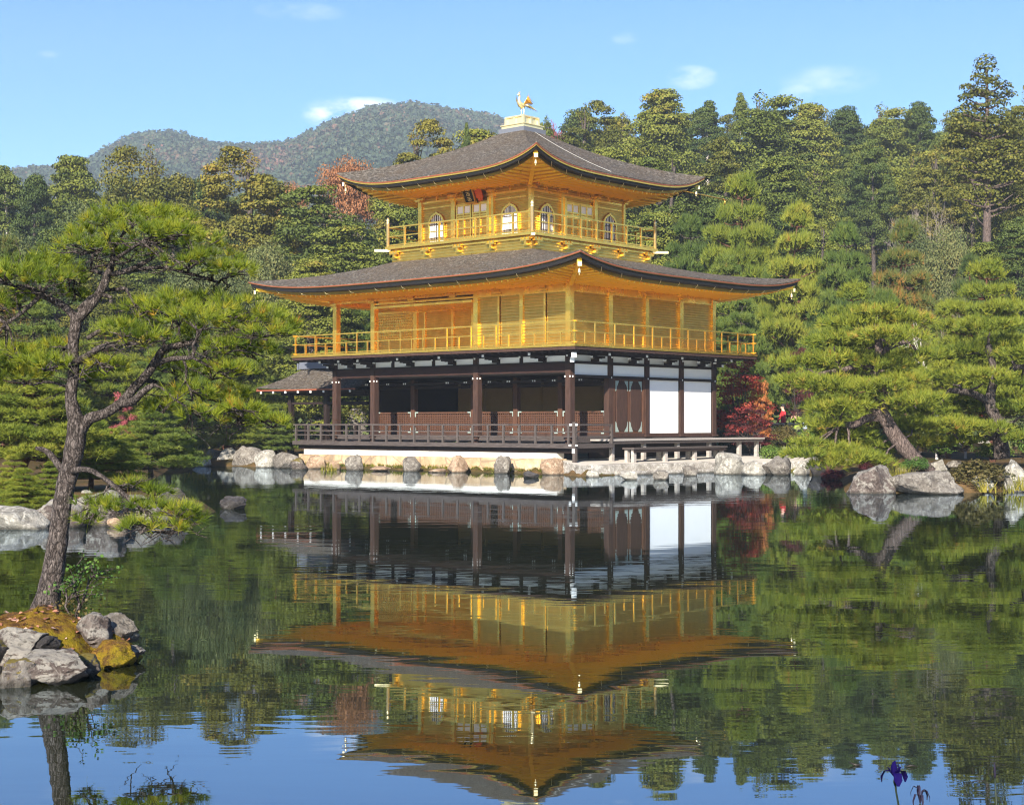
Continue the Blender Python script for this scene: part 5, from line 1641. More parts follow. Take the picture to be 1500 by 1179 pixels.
# pines built limb by limb where the photo shows their limbs
def pad_pine(name, label, Y, trunk, limbs, pads, bark, leafmat, k, ln, w, dens, seed, flat=.30, dj=.12, seg=10, twigs=0, tuft_tint=None, dead=0, droop=0.0, thin=1.0, shrink=1.0):
    rng = np.random.default_rng(seed); rr = random.Random(seed)
    base = at(trunk[0][0], trunk[0][1], Y)
    o = empty(name, base)
    tag(o, label, 'tree')
    def wp(px, py, dy=0): return at(px, py, Y + dy) - base
    mb = MB(); joints = []
    def run(t, n):
        pts = [wp(*(q[:2]), q[3] if len(q) > 3 else 0) for q in t]
        rad = [q[2] / F_PX * Y * thin for q in t]
        P2, R2 = [], []
        for i in range(len(pts) - 1):           # Catmull-Rom
            a, b, c, d = pts[max(0, i - 1)], pts[i], pts[i + 1], pts[min(len(pts) - 1, i + 2)]
            for j in range(4):
                s = j / 4
                P2.append(.5 * ((2 * b) + (c - a) * s + (2 * a - 5 * b + 4 * c - d) * s * s + (3 * b - a - 3 * c + d) * s ** 3))
                R2.append(rad[i] + (rad[i + 1] - rad[i]) * s)
        P2.append(pts[-1]); R2.append(rad[-1])
        mb.tube(P2, R2, n, wob=.16, rng=rr)
        joints.extend(P2)
    run(trunk, seg + 2)
    for t in limbs: run(t, seg)
    parts = []
    for pd in pads:
        px, py, rx = pd[:3]
        dy = pd[3] if len(pd) > 3 else rr.uniform(-1, 1) * dj * Y * .5
        fl = pd[4] if len(pd) > 4 else flat
        c = wp(px, py, dy)
        r = rx / F_PX * Y * shrink
        ry = r * rr.uniform(.75, 1.1)
        n = int(dens * r * ry * PI * 1.2) + 16
        Pt, D = pad_tufts(c, r, ry, r * fl, n, rng, .10)
        pt_ = .5 + rng.normal(0, .07)
        tt = np.full(n, pt_) + (rng.uniform(0, 1, n) < (pd[5] if len(pd) > 5 else .07)) * .42
        parts.append(needles(Pt, D, k, ln, w, rng, spread=.50, tint=tt, tj=.18, droop=droop))
        j = min(joints, key=lambda q: (q - c).length)
        e = c - Vector((0, 0, r * fl * .5))
        pts = limb(mb, j, e, max(.006, .045 * r + .004 * Y * .06), .004 + .0003 * Y, rr, 5, .03, .07, 6)
        for _ in range(twigs):
            q = Pt[rng.integers(n)]
            limb(mb, pts[rr.randint(3, 5)], Vector(q) - Vector((0, 0, .02)), .0075, .003, rr, 3, .04, .09, 4)
        for _ in range(dead):
            q = pts[rr.randint(1, 4)]
            d = Vector((rr.uniform(-1, 1), rr.uniform(-1, 1), rr.uniform(-.7, .3))).normalized() * rr.uniform(.12, .38)
            ps = limb(mb, q, q + d, .006, .002, rr, 4, -.08, .16, 4)
            limb(mb, ps[2], ps[2] + Vector((rr.uniform(-1, 1), rr.uniform(-1, 1), rr.uniform(-.6, .5))).normalized() * .14, .004, .0015, rr, 3, 0, .1, 4)
    mb.build('trunk', bark, o)
    V, F, T = cat_parts(parts)
    link('crown', np_mesh('crown', V, F, [leafmat], {'tint': T}), o)
    return o
pad_pine('pine_tree', 'leaning pine with bare curved grey pink trunk rising from the two big right shore boulders', 40.5,
         [(1362, 694, 12), (1335, 668, 11), (1312, 640, 11), (1298, 615, 10), (1287, 594, 10), (1292, 572, 8), (1282, 545, 7), (1288, 515, 6), (1284, 480, 4), (1286, 462, 3)],
         [[(1290, 605, 7), (1275, 596, 7), (1262, 594, 5)], [(1294, 612, 7), (1272, 612, 6), (1252, 622, 5), (1230, 622, 4)], [(1292, 575, 6), (1318, 590, 5), (1340, 582, 4)],
          [(1285, 545, 5), (1262, 535, 5), (1240, 540, 4), (1200, 548, 3)], [(1286, 520, 5), (1310, 505, 4), (1335, 500, 3)]],
         [(1288, 462, 42), (1248, 478, 42), (1328, 474, 44), (1222, 502, 40), (1300, 497, 52), (1262, 508, 44), (1180, 536, 40), (1232, 532, 50), (1300, 538, 48), (1344, 525, 40),
          (1172, 560, 30), (1210, 566, 44), (1250, 572, 46), (1296, 568, 40, -.8), (1218, 602, 40), (1236, 598, 44), (1342, 592, 44), (1322, 560, 40), (1180, 652, 26), (1220, 640, 38), (1246, 640, 42), (1208, 626, 26),
          (1272, 658, 36, 1.0), (1216, 664, 44), (1178, 668, 28), (1246, 674, 42, -.6), (1216, 684, 30, -.8), (1282, 680, 26, -.5), (1336, 625, 34, 1.2), (1345, 650, 30, 1.6)],
         M['bark_lean'], M['pine'], 11, .21, .0115, 95, 201, flat=.25, dj=.06)
pad_pine('pine_tree', 'yellow green spreading pine with short fat grey trunk at the right edge of the photo', 43,
         [(1468, 672, 12), (1466, 650, 11), (1464, 625, 10), (1450, 590, 8), (1456, 550, 6), (1448, 505, 4)],
         [[(1466, 640, 6), (1430, 642, 5), (1412, 660, 3)], [(1452, 590, 6), (1420, 575, 5), (1390, 572, 4)], [(1456, 555, 5), (1485, 540, 4), (1510, 536, 3)]],
         [(1362, 606, 40), (1396, 590, 44), (1440, 600, 50), (1486, 604, 44), (1352, 634, 38), (1396, 628, 46), (1440, 632, 42, -.8), (1482, 636, 30, .8), (1440, 556, 46), (1392, 556, 42), (1494, 566, 44),
          (1424, 520, 48), (1470, 508, 48), (1384, 524, 36), (1510, 520, 40), (1450, 482, 44), (1412, 650, 28), (1370, 652, 26), (1520, 600, 44), (1500, 645, 26)],
         M['bark'], M['pine'], 11, .21, .0115, 95, 202, flat=.24, dj=.06)
# the near pine on its rock islet
NY = 11.4
pad_pine('pine_tree', 'near pine with tall scaly trunk growing on the small rock islet at left', NY,
         [(58, 915, 30), (66, 890, 24), (76, 850, 20), (84, 800, 18), (90, 750, 17), (99, 700, 17), (110, 655, 18), (112, 622, 16), (104, 585, 11), (108, 545, 10), (107, 505, 10), (113, 466, 11)],
         [[(112, 640, 13), (128, 615, 11), (152, 606, 9), (178, 590, 9), (196, 568, 8.5), (212, 552, 8), (228, 530, 8), (240, 512, 7), (262, 506, 5.5), (300, 498, 4), (338, 487, 3)],
          [(172, 592, 8), (194, 588, 7, -.1), (212, 572, 6, -.2), (226, 563, 4, -.2)], [(212, 555, 6), (232, 562, 5, .2), (262, 570, 4, .3), (300, 582, 3.5, .3), (338, 592, 2.5, .3)],
          [(226, 534, 6), (250, 526, 5, -.2), (282, 524, 3.5, -.3)],
          [(113, 470, 9), (98, 452, 7), (78, 440, 6.5), (58, 431, 6), (46, 424, 4)], [(60, 432, 5), (46, 446, 4), (30, 460, 3), (8, 474, 2.5)], [(113, 468, 10), (134, 446, 8.5), (150, 422, 8), (158, 402, 7), (165, 384, 5), (164, 366, 4)],
          [(160, 402, 5), (182, 398, 5), (205, 388, 4.5), (226, 376, 3)], [(186, 398, 4), (232, 392, 3.5, .2), (275, 400, 3, .3), (320, 414, 2.5, .3)],
          [(110, 532, 7), (130, 520, 6.5, -.2), (150, 508, 6, -.3), (180, 503, 4.5, -.3), (200, 504, 3, -.3)], [(115, 455, 5), (132, 437, 4.5), (150, 432, 4), (164, 436, 3)],
          [(99, 700, 6), (72, 664, 6, .1), (52, 656, 3, .1)], [(100, 690, 7), (130, 688, 5, -.2), (160, 706, 4.5, -.3), (196, 736, 4, -.4), (236, 764, 3, -.4), (268, 774, 2, -.4)],
          [(165, 382, 4), (190, 366, 3, -.2), (214, 350, 2.5, -.3)], [(158, 404, 4), (132, 396, 3, .2), (104, 398, 2.5, .3)],
          [(128, 496, 4), (140, 488, 4), (148, 484, 4.5)], [(150, 425, 3.5, .1), (172, 424, 3.5, .1), (184, 422, 3.5, .1)]],
         # px, py, half width px, depth offset, flatness, share of yellow tufts
         [(196, 322, 62, 0, .36), (246, 326, 50, .3, .36), (150, 326, 34, -.2, .4), (214, 352, 70, -.3, .34), (140, 352, 46, .2, .4, .3), (284, 360, 54, .1, .38), (258, 344, 40, -.4, .4), (120, 366, 42, -.2, .4, .4), (310, 384, 50, .2, .34), (340, 400, 38, -.1, .34),
          (278, 388, 40, -.3, .36), (190, 376, 44, .4, .4),
          (34, 398, 52, 0, .42), (80, 388, 44, .3, .42), (10, 408, 48, -.3, .42), (60, 418, 56, -.2, .36), (-30, 420, 60, .1, .42), (100, 410, 36, .2, .4), (-20, 450, 50, .2, .36), (30, 440, 40, .4, .36), (110, 436, 26, .4, .4),
          (206, 462, 46, .1, .42), (250, 454, 54, -.2, .42), (300, 448, 52, .2, .42), (345, 456, 52, 0, .42), (388, 470, 44, .1, .40), (236, 480, 56, .3, .38), (290, 474, 60, -.35, .38), (340, 482, 54, .3, .38), (392, 492, 40, -.2, .36), (180, 486, 38, -.3, .4), (214, 500, 44, -.3, .36), (420, 482, 24, .2, .4),
          (268, 500, 46, .2, .36), (330, 512, 44, -.2, .34), (376, 520, 46, .2, .34),
          (260, 540, 44, .3, .36), (310, 548, 54, .1, .36), (338, 548, 40, -.2, .36), (282, 580, 44, -.2, .36), (330, 590, 54, .2, .38), (356, 604, 38, -.1, .38), (400, 622, 30, .2, .38), (352, 616, 44, .3, .36), (240, 600, 34, .3, .36), (300, 612, 34, -.2, .36),
          (30, 524, 50, .1, .36), (66, 536, 46, -.2, .36), (0, 548, 50, .2, .36), (86, 512, 34, .3, .4), (-30, 530, 50, -.1, .36), (40, 556, 44, .2, .34, .25), (130, 556, 30, .3, .36), (156, 540, 34, -.2, .36),
          (140, 742, 30, -.3, .42), (176, 752, 40, -.4, .40), (222, 748, 38, -.3, .40), (262, 752, 34, -.4, .40), (206, 776, 36, -.5, .36), (250, 778, 30, -.4, .34), (280, 762, 24, -.3, .38), (130, 764, 24, -.3, .36), (190, 714, 26, -.2, .38), (226, 724, 26, -.2, .36)],
         M['bark_near'], M['pine_near'], 28, .090, .0021, 150, 203, flat=.31, dj=.03, seg=9, twigs=7, dead=3, thin=.80, shrink=.83)
# low shrubby young pines of the left point
for px, py, wd, Y, lab in ((32, 728, 95, 25.6, 'low bushy young pine beside the pale rocks at the left edge'), (78, 700, 70, 27.5, 'low bushy young pine on brown earth behind the near trunk'), (20, 680, 80, 29.5, 'low pine clump further back at the left edge')):
    t = K['P1'].crown
    x = px_x(px, Y); z = ground(x, Y)
    o = plant(K['P1'], x, Y, (py - (py - 62)) / F_PX * Y * 1.3, wd / F_PX * Y, lab, 'tree', None, z - .25)

# ---- shrubs
def shrub_proto(seed, mat, leaf=.07, n=26, nl=110):
    rng = np.random.default_rng(seed); rr = random.Random(seed); mb = MB(); parts = []
    for i in range(n):
        d = sphere_dirs(1, rng)[0]; d[2] = abs(d[2])
        c = d * np.array([.75, .75, .62]) * rng.uniform(.5, 1) + [0, 0, .1]
        parts.append(clump(c, (.28, .28, .22), nl, leaf, rng, tint=.5 + rng.normal(0, .1)))
        if i % 2 == 0: limb(mb, (0, 0, -.05), c, .025, .008, rr, 3, 0, .08, 4)
    return mb, cat_parts(parts)
K['S0'] = Proto('shrub', shrub_proto(301, 0), M['bark'], M['shrub'], 1.0, 1.0)
K['S1'] = Proto('shrub', shrub_proto(302, 0), M['bark'], M['azalea'], 1.0, 1.0)
K['S2'] = Proto('shrub', shrub_proto(303, 0), M['bark'], M['maple_dark'], 1.0, 1.0)
def shrub_px(k, px, py, wd, ht, Y, label, cat='shrub'):
    p = at(px, py, Y)
    return plant(K[k], p.x, Y, ht / F_PX * Y, wd / F_PX * Y, label, cat, None, max(p.z, ground(p.x, Y) - .1) if py else ground(p.x, Y))
for k, px, py, wd, ht, Y, lab in (
    ('S1', 1424, 721, 125, 42, 38.0, 'wide mound of brown green clipped azalea on the right shore'),
    ('S0', 1340, 690, 50, 26, 40, 'bright green small shrub at the foot of the leaning pine'),
    ('S0', 1376, 668, 60, 45, 45, 'light green shrub right of the leaning trunk'),
    ('S0', 1452, 672, 80, 28, 44, 'dark green low shrub in front of the fat pine trunk'),
    ('S0', 1130, 676, 55, 30, 56.5, 'small spiky green shrub on the pale path edge right of the platform'),
    ('S2', 1268, 690, 30, 18, 39.5, 'tiny red shrub behind the left big boulder'),
    ('S2', 1222, 704, 44, 22, 46, 'reddish brown shrub in the shaded notch of the right bank'),
    ('S0', 1310, 664, 70, 36, 47, 'green shrub in shade behind the big boulders'),
    ('S0', 1498, 668, 40, 50, 42, 'dark green shrub at the right edge beside the standing stone'),
    ('S1', 1150, 650, 60, 30, 61, 'brown green low shrub below the bamboo fence'),
    ('S0', 1200, 648, 70, 34, 60, 'green shrub under the bamboo fence right end'),
    ('S0', 290, 668, 60, 40, 64, 'green shrub at the far left shore'),
    ('S0', 225, 672, 80, 50, 56, 'dark shrub behind the left point'),
    ('S0', 372, 656, 60, 40, 66, 'green shrub behind the annex stilts'),
    ('S0', 470, 636, 70, 36, 78, 'yellow green shrub behind the annex floor'),
    ('S0', 530, 634, 60, 36, 80, 'green shrub seen between annex posts'),
    ('S1', 1475, 724, 40, 24, 38, 'small reddish plant between the white shore stones'),
    ('S0', 130, 690, 90, 40, 40, 'green shrub on the left point behind the trunk'),
    ('S0', 1060, 640, 60, 40, 70, 'dark green shrub behind the platform right end'),
):
    shrub_px(k, px, py, wd, ht, Y, lab)
# understorey that nobody could count: one mass under the forest
def understorey():
    rng = np.random.default_rng(17); parts = []
    n = 1500
    ph = rng.uniform(-.42, .42, n); Y = 66 + 90 * rng.uniform(0, 1, n) ** 1.3
    x = np.tan(ph) * Y
    d = np.stack([x, Y], 1)
    lx_ = (d[:, 0] - B_LOC.x) * _c + (d[:, 1] - B_LOC.y) * _s; ly_ = -(d[:, 0] - B_LOC.x) * _s + (d[:, 1] - B_LOC.y) * _c
    keep = (pond_sd(d) > 2.5) & ~((lx_ > -19) & (lx_ < 7) & (ly_ < 15))
    d = d[keep]; z = ground_np(d)
    for (x_, y_), zz in zip(d, z):
        r = rng.uniform(.5, 1.3)
        parts.append(clump((x_, y_, zz + r * .35), (r * 1.2, r * 1.2, r * .9), int(55 * r), .26, rng, tint=.45 + rng.normal(0, .15)))
    V, F, T = cat_parts(parts)
    tag(link('undergrowth', np_mesh('undergrowth', V, F, [M['broad']], {'tint': T})), 'low green undergrowth covering the forest floor behind the garden', 'undergrowth', kind='stuff')
understorey()

# ================================================================== ROCKS
def rock_mesh(seed, sub=3, planes=9, rough=.21):
    rr = random.Random(seed)
    bm = bmesh.new()
    bmesh.ops.create_icosphere(bm, subdivisions=sub, radius=1)
    pl_ = []
    for _ in range(planes):
        n = Vector((rr.gauss(0, 1), rr.gauss(0, 1), rr.gauss(0, .8))).normalized()
        pl_.append((n, rr.uniform(.55, .85)))
    off = Vector((rr.uniform(0, 50), rr.uniform(0, 50), rr.uniform(0, 50)))
    for v in bm.verts:
        p = v.co.copy()
        for n, c in pl_:
            d = p.dot(n)
            if d > c: p -= n * (d - c) * .92
        q = p * 1.4 + off
        p *= 1 + rough * (mnoise.noise(q) + .5 * mnoise.noise(q * 2.3) + .28 * mnoise.noise(q * 5.1) + .16 * mnoise.noise(q * 11))
        v.co = p
    me = bpy.data.meshes.new('rock')
    bm.to_mesh(me); bm.free()
    return me
def rock(px, pw, wpx, hpx, label, mat='rock', dy=0.0, depth=.8, seed=None, sub=3, rz=None, name='rock', lift=0.0, planes=9, water=True, base=None):
    """px: centre column, pw: row of its water (or foot) line, wpx/hpx: size in the 1500-px frame"""
    seed = int(px * 7 + pw) if seed is None else seed
    if base is None: Y = F_PX * EYE / (pw - HOR); zb = 0.0
    else: Y = base; zb = py_z(pw, Y)
    w, h = wpx / F_PX * Y, hpx / F_PX * Y
    me = rock_mesh(seed, sub, planes); me.materials.append(M[mat])
    co = np.empty(len(me.vertices) * 3, np.float32); me.vertices.foreach_get('co', co); co = co.reshape(-1, 3)
    a = random.Random(seed).uniform(0, 6.28) if rz is None else rz
    co = np.stack([co[:, 0] * math.cos(a) - co[:, 1] * math.sin(a), co[:, 0] * math.sin(a) + co[:, 1] * math.cos(a), co[:, 2]], 1)
    mn, mxx = co.min(0), co.max(0)
    co = (co - (mn + mxx) / 2) / ((mxx - mn) / 2)
    sink = .28
    co *= np.array([w / 2, w / 2 * depth, h / (2 * (1 - sink))])
    co[:, 2] += h - h / (2 * (1 - sink))
    me.vertices.foreach_set('co', co.astype(np.float32).ravel())
    me.polygons.foreach_set('use_smooth', np.ones(len(me.polygons), bool)); me.update()
    me.set_sharp_from_angle(angle=R(38))
    o = link(name, me, None, (px_x(px, Y), Y + w * depth * .35 + dy, zb + lift))
    return tag(o, label, 'rock')
# at the foot of the pavilion
for px, pw, w, h, mat, lab in (
    (462, 686.5, 40, 27, 'rock_brown', 'blocky tan boulder under the left corner of the veranda'),
    (518, 689, 36, 32, 'rock', 'leaning grey wedge rock under the first veranda stilt from the left'),
    (603, 690.5, 36, 30, 'rock', 'pale rounded boulder against the wall under the second stilt from the left'),
    (670, 692, 40, 34, 'rock_brown', 'broad pale boulder under the middle of the veranda'),
    (736, 693.5, 34, 36, 'rock', 'tall grey upright rock against the wall near the middle stilts'),
    (812, 695.5, 54, 34, 'rock_brown', 'orange tan pyramid shaped boulder under the right end of the veranda'),
    (778, 700, 30, 14, 'rock_dark', 'small dark wet rock in the water before the orange tan boulder'),
    (921, 703, 34, 18, 'rock_pale', 'pale round rock in the water before the stone curb'),
    (969, 703, 32, 20, 'rock', 'grey square rock in the water at the middle of the stone curb'),
    (848, 694, 34, 16, 'rock_brown', 'flat tan stone at the corner of the plaster wall'),
    (868, 699, 26, 14, 'rock_pale', 'small pale stone at the left end of the stone curb'),
    (1012, 697, 30, 20, 'rock', 'grey stone at the right end of the stone curb'),
    (1070, 695, 44, 36, 'rock_pale', 'large pale grey angular boulder right of the stone curb'),
    (1108, 696, 40, 24, 'rock_pale', 'pale lumpy boulder right of the large angular one'),
    (1142, 696, 42, 32, 'rock', 'grey tall boulder below the pale path'),
    (1176, 696, 26, 24, 'rock_pale', 'narrow pale boulder at the end of the stone shore row'),
    (1198, 697, 28, 26, 'rock_dark', 'shaded dark boulder under the pine at the end of the row'),
    (1092, 690, 22, 14, 'rock', 'small dark grey stone wedged behind the pale boulders'),
    (1150, 688, 30, 12, 'rock_brown', 'small tan stone on top of the shore row'),
    (1222, 701, 34, 14, 'rock_dark', 'low dark rock in the shaded notch of the bank'),
    # far left shore
    (420, 686, 42, 22, 'rock', 'flat greenish grey boulder on the shore left of the annex stilts'),
    (388, 685, 30, 24, 'rock_pale', 'pale shore boulder two places left of the annex stilts'),
    (362, 683, 44, 28, 'rock', 'dark grey pointed boulder on the far left shore'),
    (334, 682, 34, 24, 'rock_pale', 'pale boulder on the far shore below the small pine'),
    (312, 681, 36, 22, 'rock', 'grey boulder at the left end of the far shore row'),
    (292, 683, 30, 10, 'rock_pale', 'flat pale slab at the far shore under the hanging pine branch'),
    (436, 688, 26, 16, 'rock_moss', 'mossy stone between annex stilts and veranda corner'),
    (490, 688, 24, 18, 'rock_brown', 'small tan stone between the first two veranda boulders'),
    (556, 690, 40, 10, 'rock_brown', 'low tan footing stone along the plaster wall left part'),
    (640, 692, 34, 8, 'rock_brown', 'low tan footing stone along the plaster wall middle part'),
):
    rock(px, pw, w * (1.15 if px < 450 else .78 if px < 1030 else 1.0), h * (1.1 if px < 450 else .74 if px < 1030 else .9), lab, mat, planes=14 if px < 1030 else 16, depth=.8 if px < 1030 else 1.1)
# right shore
for px, pw, w, h, mat, lab in (
    (1273, 722, 74, 42, 'rock_lichen', 'big pale lichen covered boulder at the left of the right shore'),
    (1358, 723, 104, 34, 'rock', 'long low brownish grey boulder beside the big lichen boulder'),
    (1434, 720, 36, 26, 'rock_pale', 'small bright white knobbly stone on the right shore'),
    (1418, 712, 10, 7, 'rock_pale', 'tiny white pebble left of the knobbly stone'),
    (1484, 720, 34, 48, 'rock_pale', 'tall pale standing stone at the right edge of the photo'),
    (1462, 714, 16, 18, 'rock', 'small grey stone between knobbly stone and standing stone'),
):
    rock(px, pw, w, h, lab, mat, sub=4, depth=.75, dy=-.35)
rock(1377, 692, 32, 20, 'square pale block stone on the bank behind the long boulder', 'rock_pale', base=41.5)
rock(1400, 684, 22, 10, 'small grey stone right of the square block stone', 'rock', base=42.5)
rock(1330, 694, 34, 14, 'grey stone behind the gap of the two big boulders', 'rock', base=41)
rock(1440, 652, 60, 12, 'flat pale stone in the shade under the right pine', 'rock_pale', base=52)
rock(522, 640, 30, 44, 'upright grey garden stone framed by the annex posts', 'rock', base=73, depth=.6)
rock(540, 642, 30, 30, 'lower grey garden stone beside the upright one', 'rock', base=73.5)
# left point
for px, pw, w, h, mat, lab in (
    (30, 771, 110, 34, 'rock_pale', 'flat pale boulder at the left edge of the left point'),
    (96, 768, 90, 40, 'rock_lichen', 'pale lichen boulder on the left point left of the near trunk'),
    (152, 766, 90, 50, 'rock_lichen', 'broad pale grey boulder on the left point right of the near trunk'),
    (216, 762, 86, 40, 'rock', 'grey sloping boulder near the tip of the left point'),
    (264, 752, 56, 42, 'rock_dark', 'dark blue grey rock at the tip of the left point'),
    (286, 748, 30, 18, 'rock', 'small grey rock in the water at the tip of the left point'),
    (339, 746, 42, 19, 'rock_dark', 'lone dark rock standing in open water right of the left point'),
    (186, 768, 30, 14, 'rock_brown', 'small tan stone among the left point boulders'),
    (122, 744, 40, 26, 'rock_pale', 'pale rock further up the left point behind the near trunk'),
):
    rock(px, pw, w, h, lab, mat, sub=4, depth=.7, dy=0 if px in (339, 122) else -.75)
# islet with the near pine
isl = empty('islet', (px_x(62, 10.9), 10.95, 0))
def islet():
    rng = random.Random(4)
    n, m = 56, 22
    vs, fs = [(0, 0, .40)], []
    for j in range(1, m + 1):
        for i in range(n):
            t = 2 * PI * i / n; r = j / m
            R_ = (1.0 + .13 * math.sin(3 * t + 1) + .10 * math.sin(5 * t) + .06 * math.sin(9 * t)) * r
            x, y = R_ * .78 * math.cos(t) * 1.06, R_ * .72 * math.sin(t)
            z = .36 - .62 * r ** 3.2 + .05 * mnoise.noise(Vector((x * 3, y * 3, 0))) + .035 * mnoise.noise(Vector((x * 9, y * 9, 3)))
            z += .10 * math.exp(-((x + .0) ** 2 + (y - .45) ** 2) / .08)
            vs.append((x * .88 - .06, y * .9, z * .86))
    for i in range(n): fs.append((0, 1 + i, 1 + (i + 1) % n))
    for j in range(m - 1):
        for i in range(n): fs.append((1 + j * n + i, 1 + (j + 1) * n + i, 1 + (j + 1) * n + (i + 1) % n, 1 + j * n + (i + 1) % n))
    me = bpy.data.meshes.new('islet'); me.from_pydata(vs, [], fs)
    t = NT('moss_and_needles')
    v = t.coord()
    n1 = t.noise(v, 2.6, 7, .7); n2 = t.noise(v, 14, 6, .7); n3 = t.noise(v, 60, 3, .7)
    c = t.ramp(n1, [(.36, (.10, .045, .015)), (.46, (.20, .11, .02)), (.56, (.24, .17, .012)), (.68, (.11, .10, .012))])
    c = t.mix(t.ramp(n2, [(.4, (.8, .8, .8)), (.52, (0, 0, 0))]), c, (.075, .035, .02))
    c = t.mix(t.ramp(n3, [(.6, (0, 0, 0)), (.7, (.8, .8, .8))]), c, (.34, .20, .035))
    t.bsdf(c, .95, 0, t.bump(n3, 1.0, .03, t.bump(n2, .9, .05)), spec=.1)
    me.materials.append(t.mat)
    me.polygons.foreach_set('use_smooth', np.ones(len(me.polygons), bool)); me.update()
    return me
bpy.data.objects.remove(isl)
isl = tag(link('islet', islet(), None, (px_x(55, 10.9), 10.95, 0)), kind='structure')
M['moss'] = isl.data.materials[0]
def irock(px, py, Y, w, h, d, label, mat, seed, rz=0, sub=5, planes=12):
    """rock on the islet: px,py = centre of its foot"""
    p = at(px, py, Y)
    me = rock_mesh(seed, sub, planes, .20); me.materials.append(M[mat])
    co = np.empty(len(me.vertices) * 3, np.float32); me.vertices.foreach_get('co', co); co = co.reshape(-1, 3)
    mn, mxx = co.min(0), co.max(0); co = (co - (mn + mxx) / 2) / ((mxx - mn) / 2)
    s = Y / F_PX
    co *= np.array([w * s / 2, d / 2, h * s / 1.5]); co[:, 2] += h * s / 3
    me.vertices.foreach_set('co', co.astype(np.float32).ravel())
    me.polygons.foreach_set('use_smooth', np.ones(len(me.polygons), bool)); me.update(); me.set_sharp_from_angle(angle=R(30))
    o = link('rock', me, None, p); o.rotation_euler = (0, 0, rz)
    return tag(o, label, 'rock')
irock(24, 964, 10.45, 100, 48, .5, 'brown and white weathered rock at the left end of the islet', 'rock_lichen', 11)
irock(140, 938, 10.95, 56, 42, .32, 'upright angular grey rock standing on the islet beside the trunk', 'rock_lichen', 23, .2)
irock(174, 937, 11.15, 66, 40, .36, 'blocky shaded rock leaning against the upright rock on the islet', 'rock', 35, -.3)
irock(192, 962, 10.9, 40, 18, .26, 'small knobbly grey rock at the right tip of the islet', 'rock_lichen', 41)
irock(163, 968, 10.75, 74, 32, .42, 'mossy yellow green hump at the right side of the islet', 'moss', 52, .3)
irock(84, 988, 10.05, 104, 38, .40, 'dark craggy rock with white lichen at the front waterline of the islet', 'rock_lichen', 64)
irock(30, 1000, 9.95, 60, 38, .34, 'low pale streaked rock at the front left waterline of the islet', 'rock_moss', 77)
irock(126, 984, 10.3, 46, 28, .3, 'mossy wet stone at the front right waterline of the islet', 'rock_moss', 81)
irock(72, 950, 10.4, 34, 20, .2, 'small pointed dark stone in the moss of the islet', 'rock_dark', 92)
irock(-30, 985, 10.2, 90, 60, .5, 'mossy boulder cut off by the left edge of the photo on the islet', 'rock_moss', 97)
# fallen leaves on the moss (nobody could count them)
def litter():
    rng = np.random.default_rng(3)
    n = 260
    x = rng.uniform(-.75, .75, n); y = rng.uniform(-.65, .6, n)
    k = (x / .8) ** 2 + (y / .7) ** 2 < .8
    x, y = x[k], y[k]
    vx = np.array([v.co[:] for v in isl.data.vertices])
    z = np.array([vx[np.argmin((vx[:, 0] - a) ** 2 + (vx[:, 1] - b) ** 2), 2] for a, b in zip(x, y)])
    C = np.stack([x, y, z + .012], 1) + np.array(isl.location)
    V, F = leaf_quads(C, np.tile([0, 0, 1.0], (len(C), 1)), np.full(len(C), .045), rng, jit=.35)
    t = NT('fallen_leaf'); t.bsdf(t.ramp(t.node('ShaderNodeAttribute', attribute_name='tint').outputs['Fac'], [(0, (.16, .06, .03)), (.6, (.34, .15, .09)), (1, (.55, .36, .30))]), .8)
    tag(link('fallen_leaves', np_mesh('fallen_leaves', V, F, [t.mat], {'tint': rng.uniform(0, 1, len(C))})), 'brown and pinkish fallen leaves scattered over the islet moss', 'leaves', kind='stuff')
litter()
# thin sapling on the islet
def sapling():
    rr = random.Random(8); rng = np.random.default_rng(8)
    b = at(108, 900, 11.2); o = empty('sapling', b)
    tag(o, 'thin nearly leafless sapling growing behind the upright rock on the islet', 'sapling')
    mb = MB(); tips = []
    for px, py, e in ((112, 850, 0), (130, 846, .1), (96, 862, -.1)):
        p = at(px, py, 11.2 + e) - b
        pts = limb(mb, (0, 0, -.1), p, .011, .006, rr, 4, 0, .1, 5)
        for _ in range(7):
            d = Vector((rr.uniform(-.3, 1), rr.uniform(-.6, .6), rr.uniform(-.1, .7))).normalized() * rr.uniform(.1, .3)
            q = limb(mb, pts[rr.randint(2, 4)], pts[4] + d, .005, .002, rr, 4, .03, .1, 4); tips += q[2:]
    mb.build('stem', M['bark'], o)
    C = np.array([t[:] for t in tips for _ in range(5)]) + rng.normal(0, .02, (len(tips) * 5, 3))
    V, F = leaf_quads(C, rng.normal(0, 1, C.shape) + [0, 0, .6], np.full(len(C), .026), rng)
    link('leaves', np_mesh('leaves', V, F, [M['shrub']], {'tint': rng.uniform(0, 1, len(C))}), o)
    C = np.array([[rng.normal(0, .09), rng.normal(0, .08), rng.uniform(-.08, .12)] for _ in range(260)])
    V, F = leaf_quads(C, rng.normal(0, 1, C.shape) + [0, 0, .6], np.full(len(C), .022), rng)
    link('leaves', np_mesh('leaves', V, F, [M['azalea']], {'tint': rng.uniform(0, 1, len(C))}), o)
sapling()
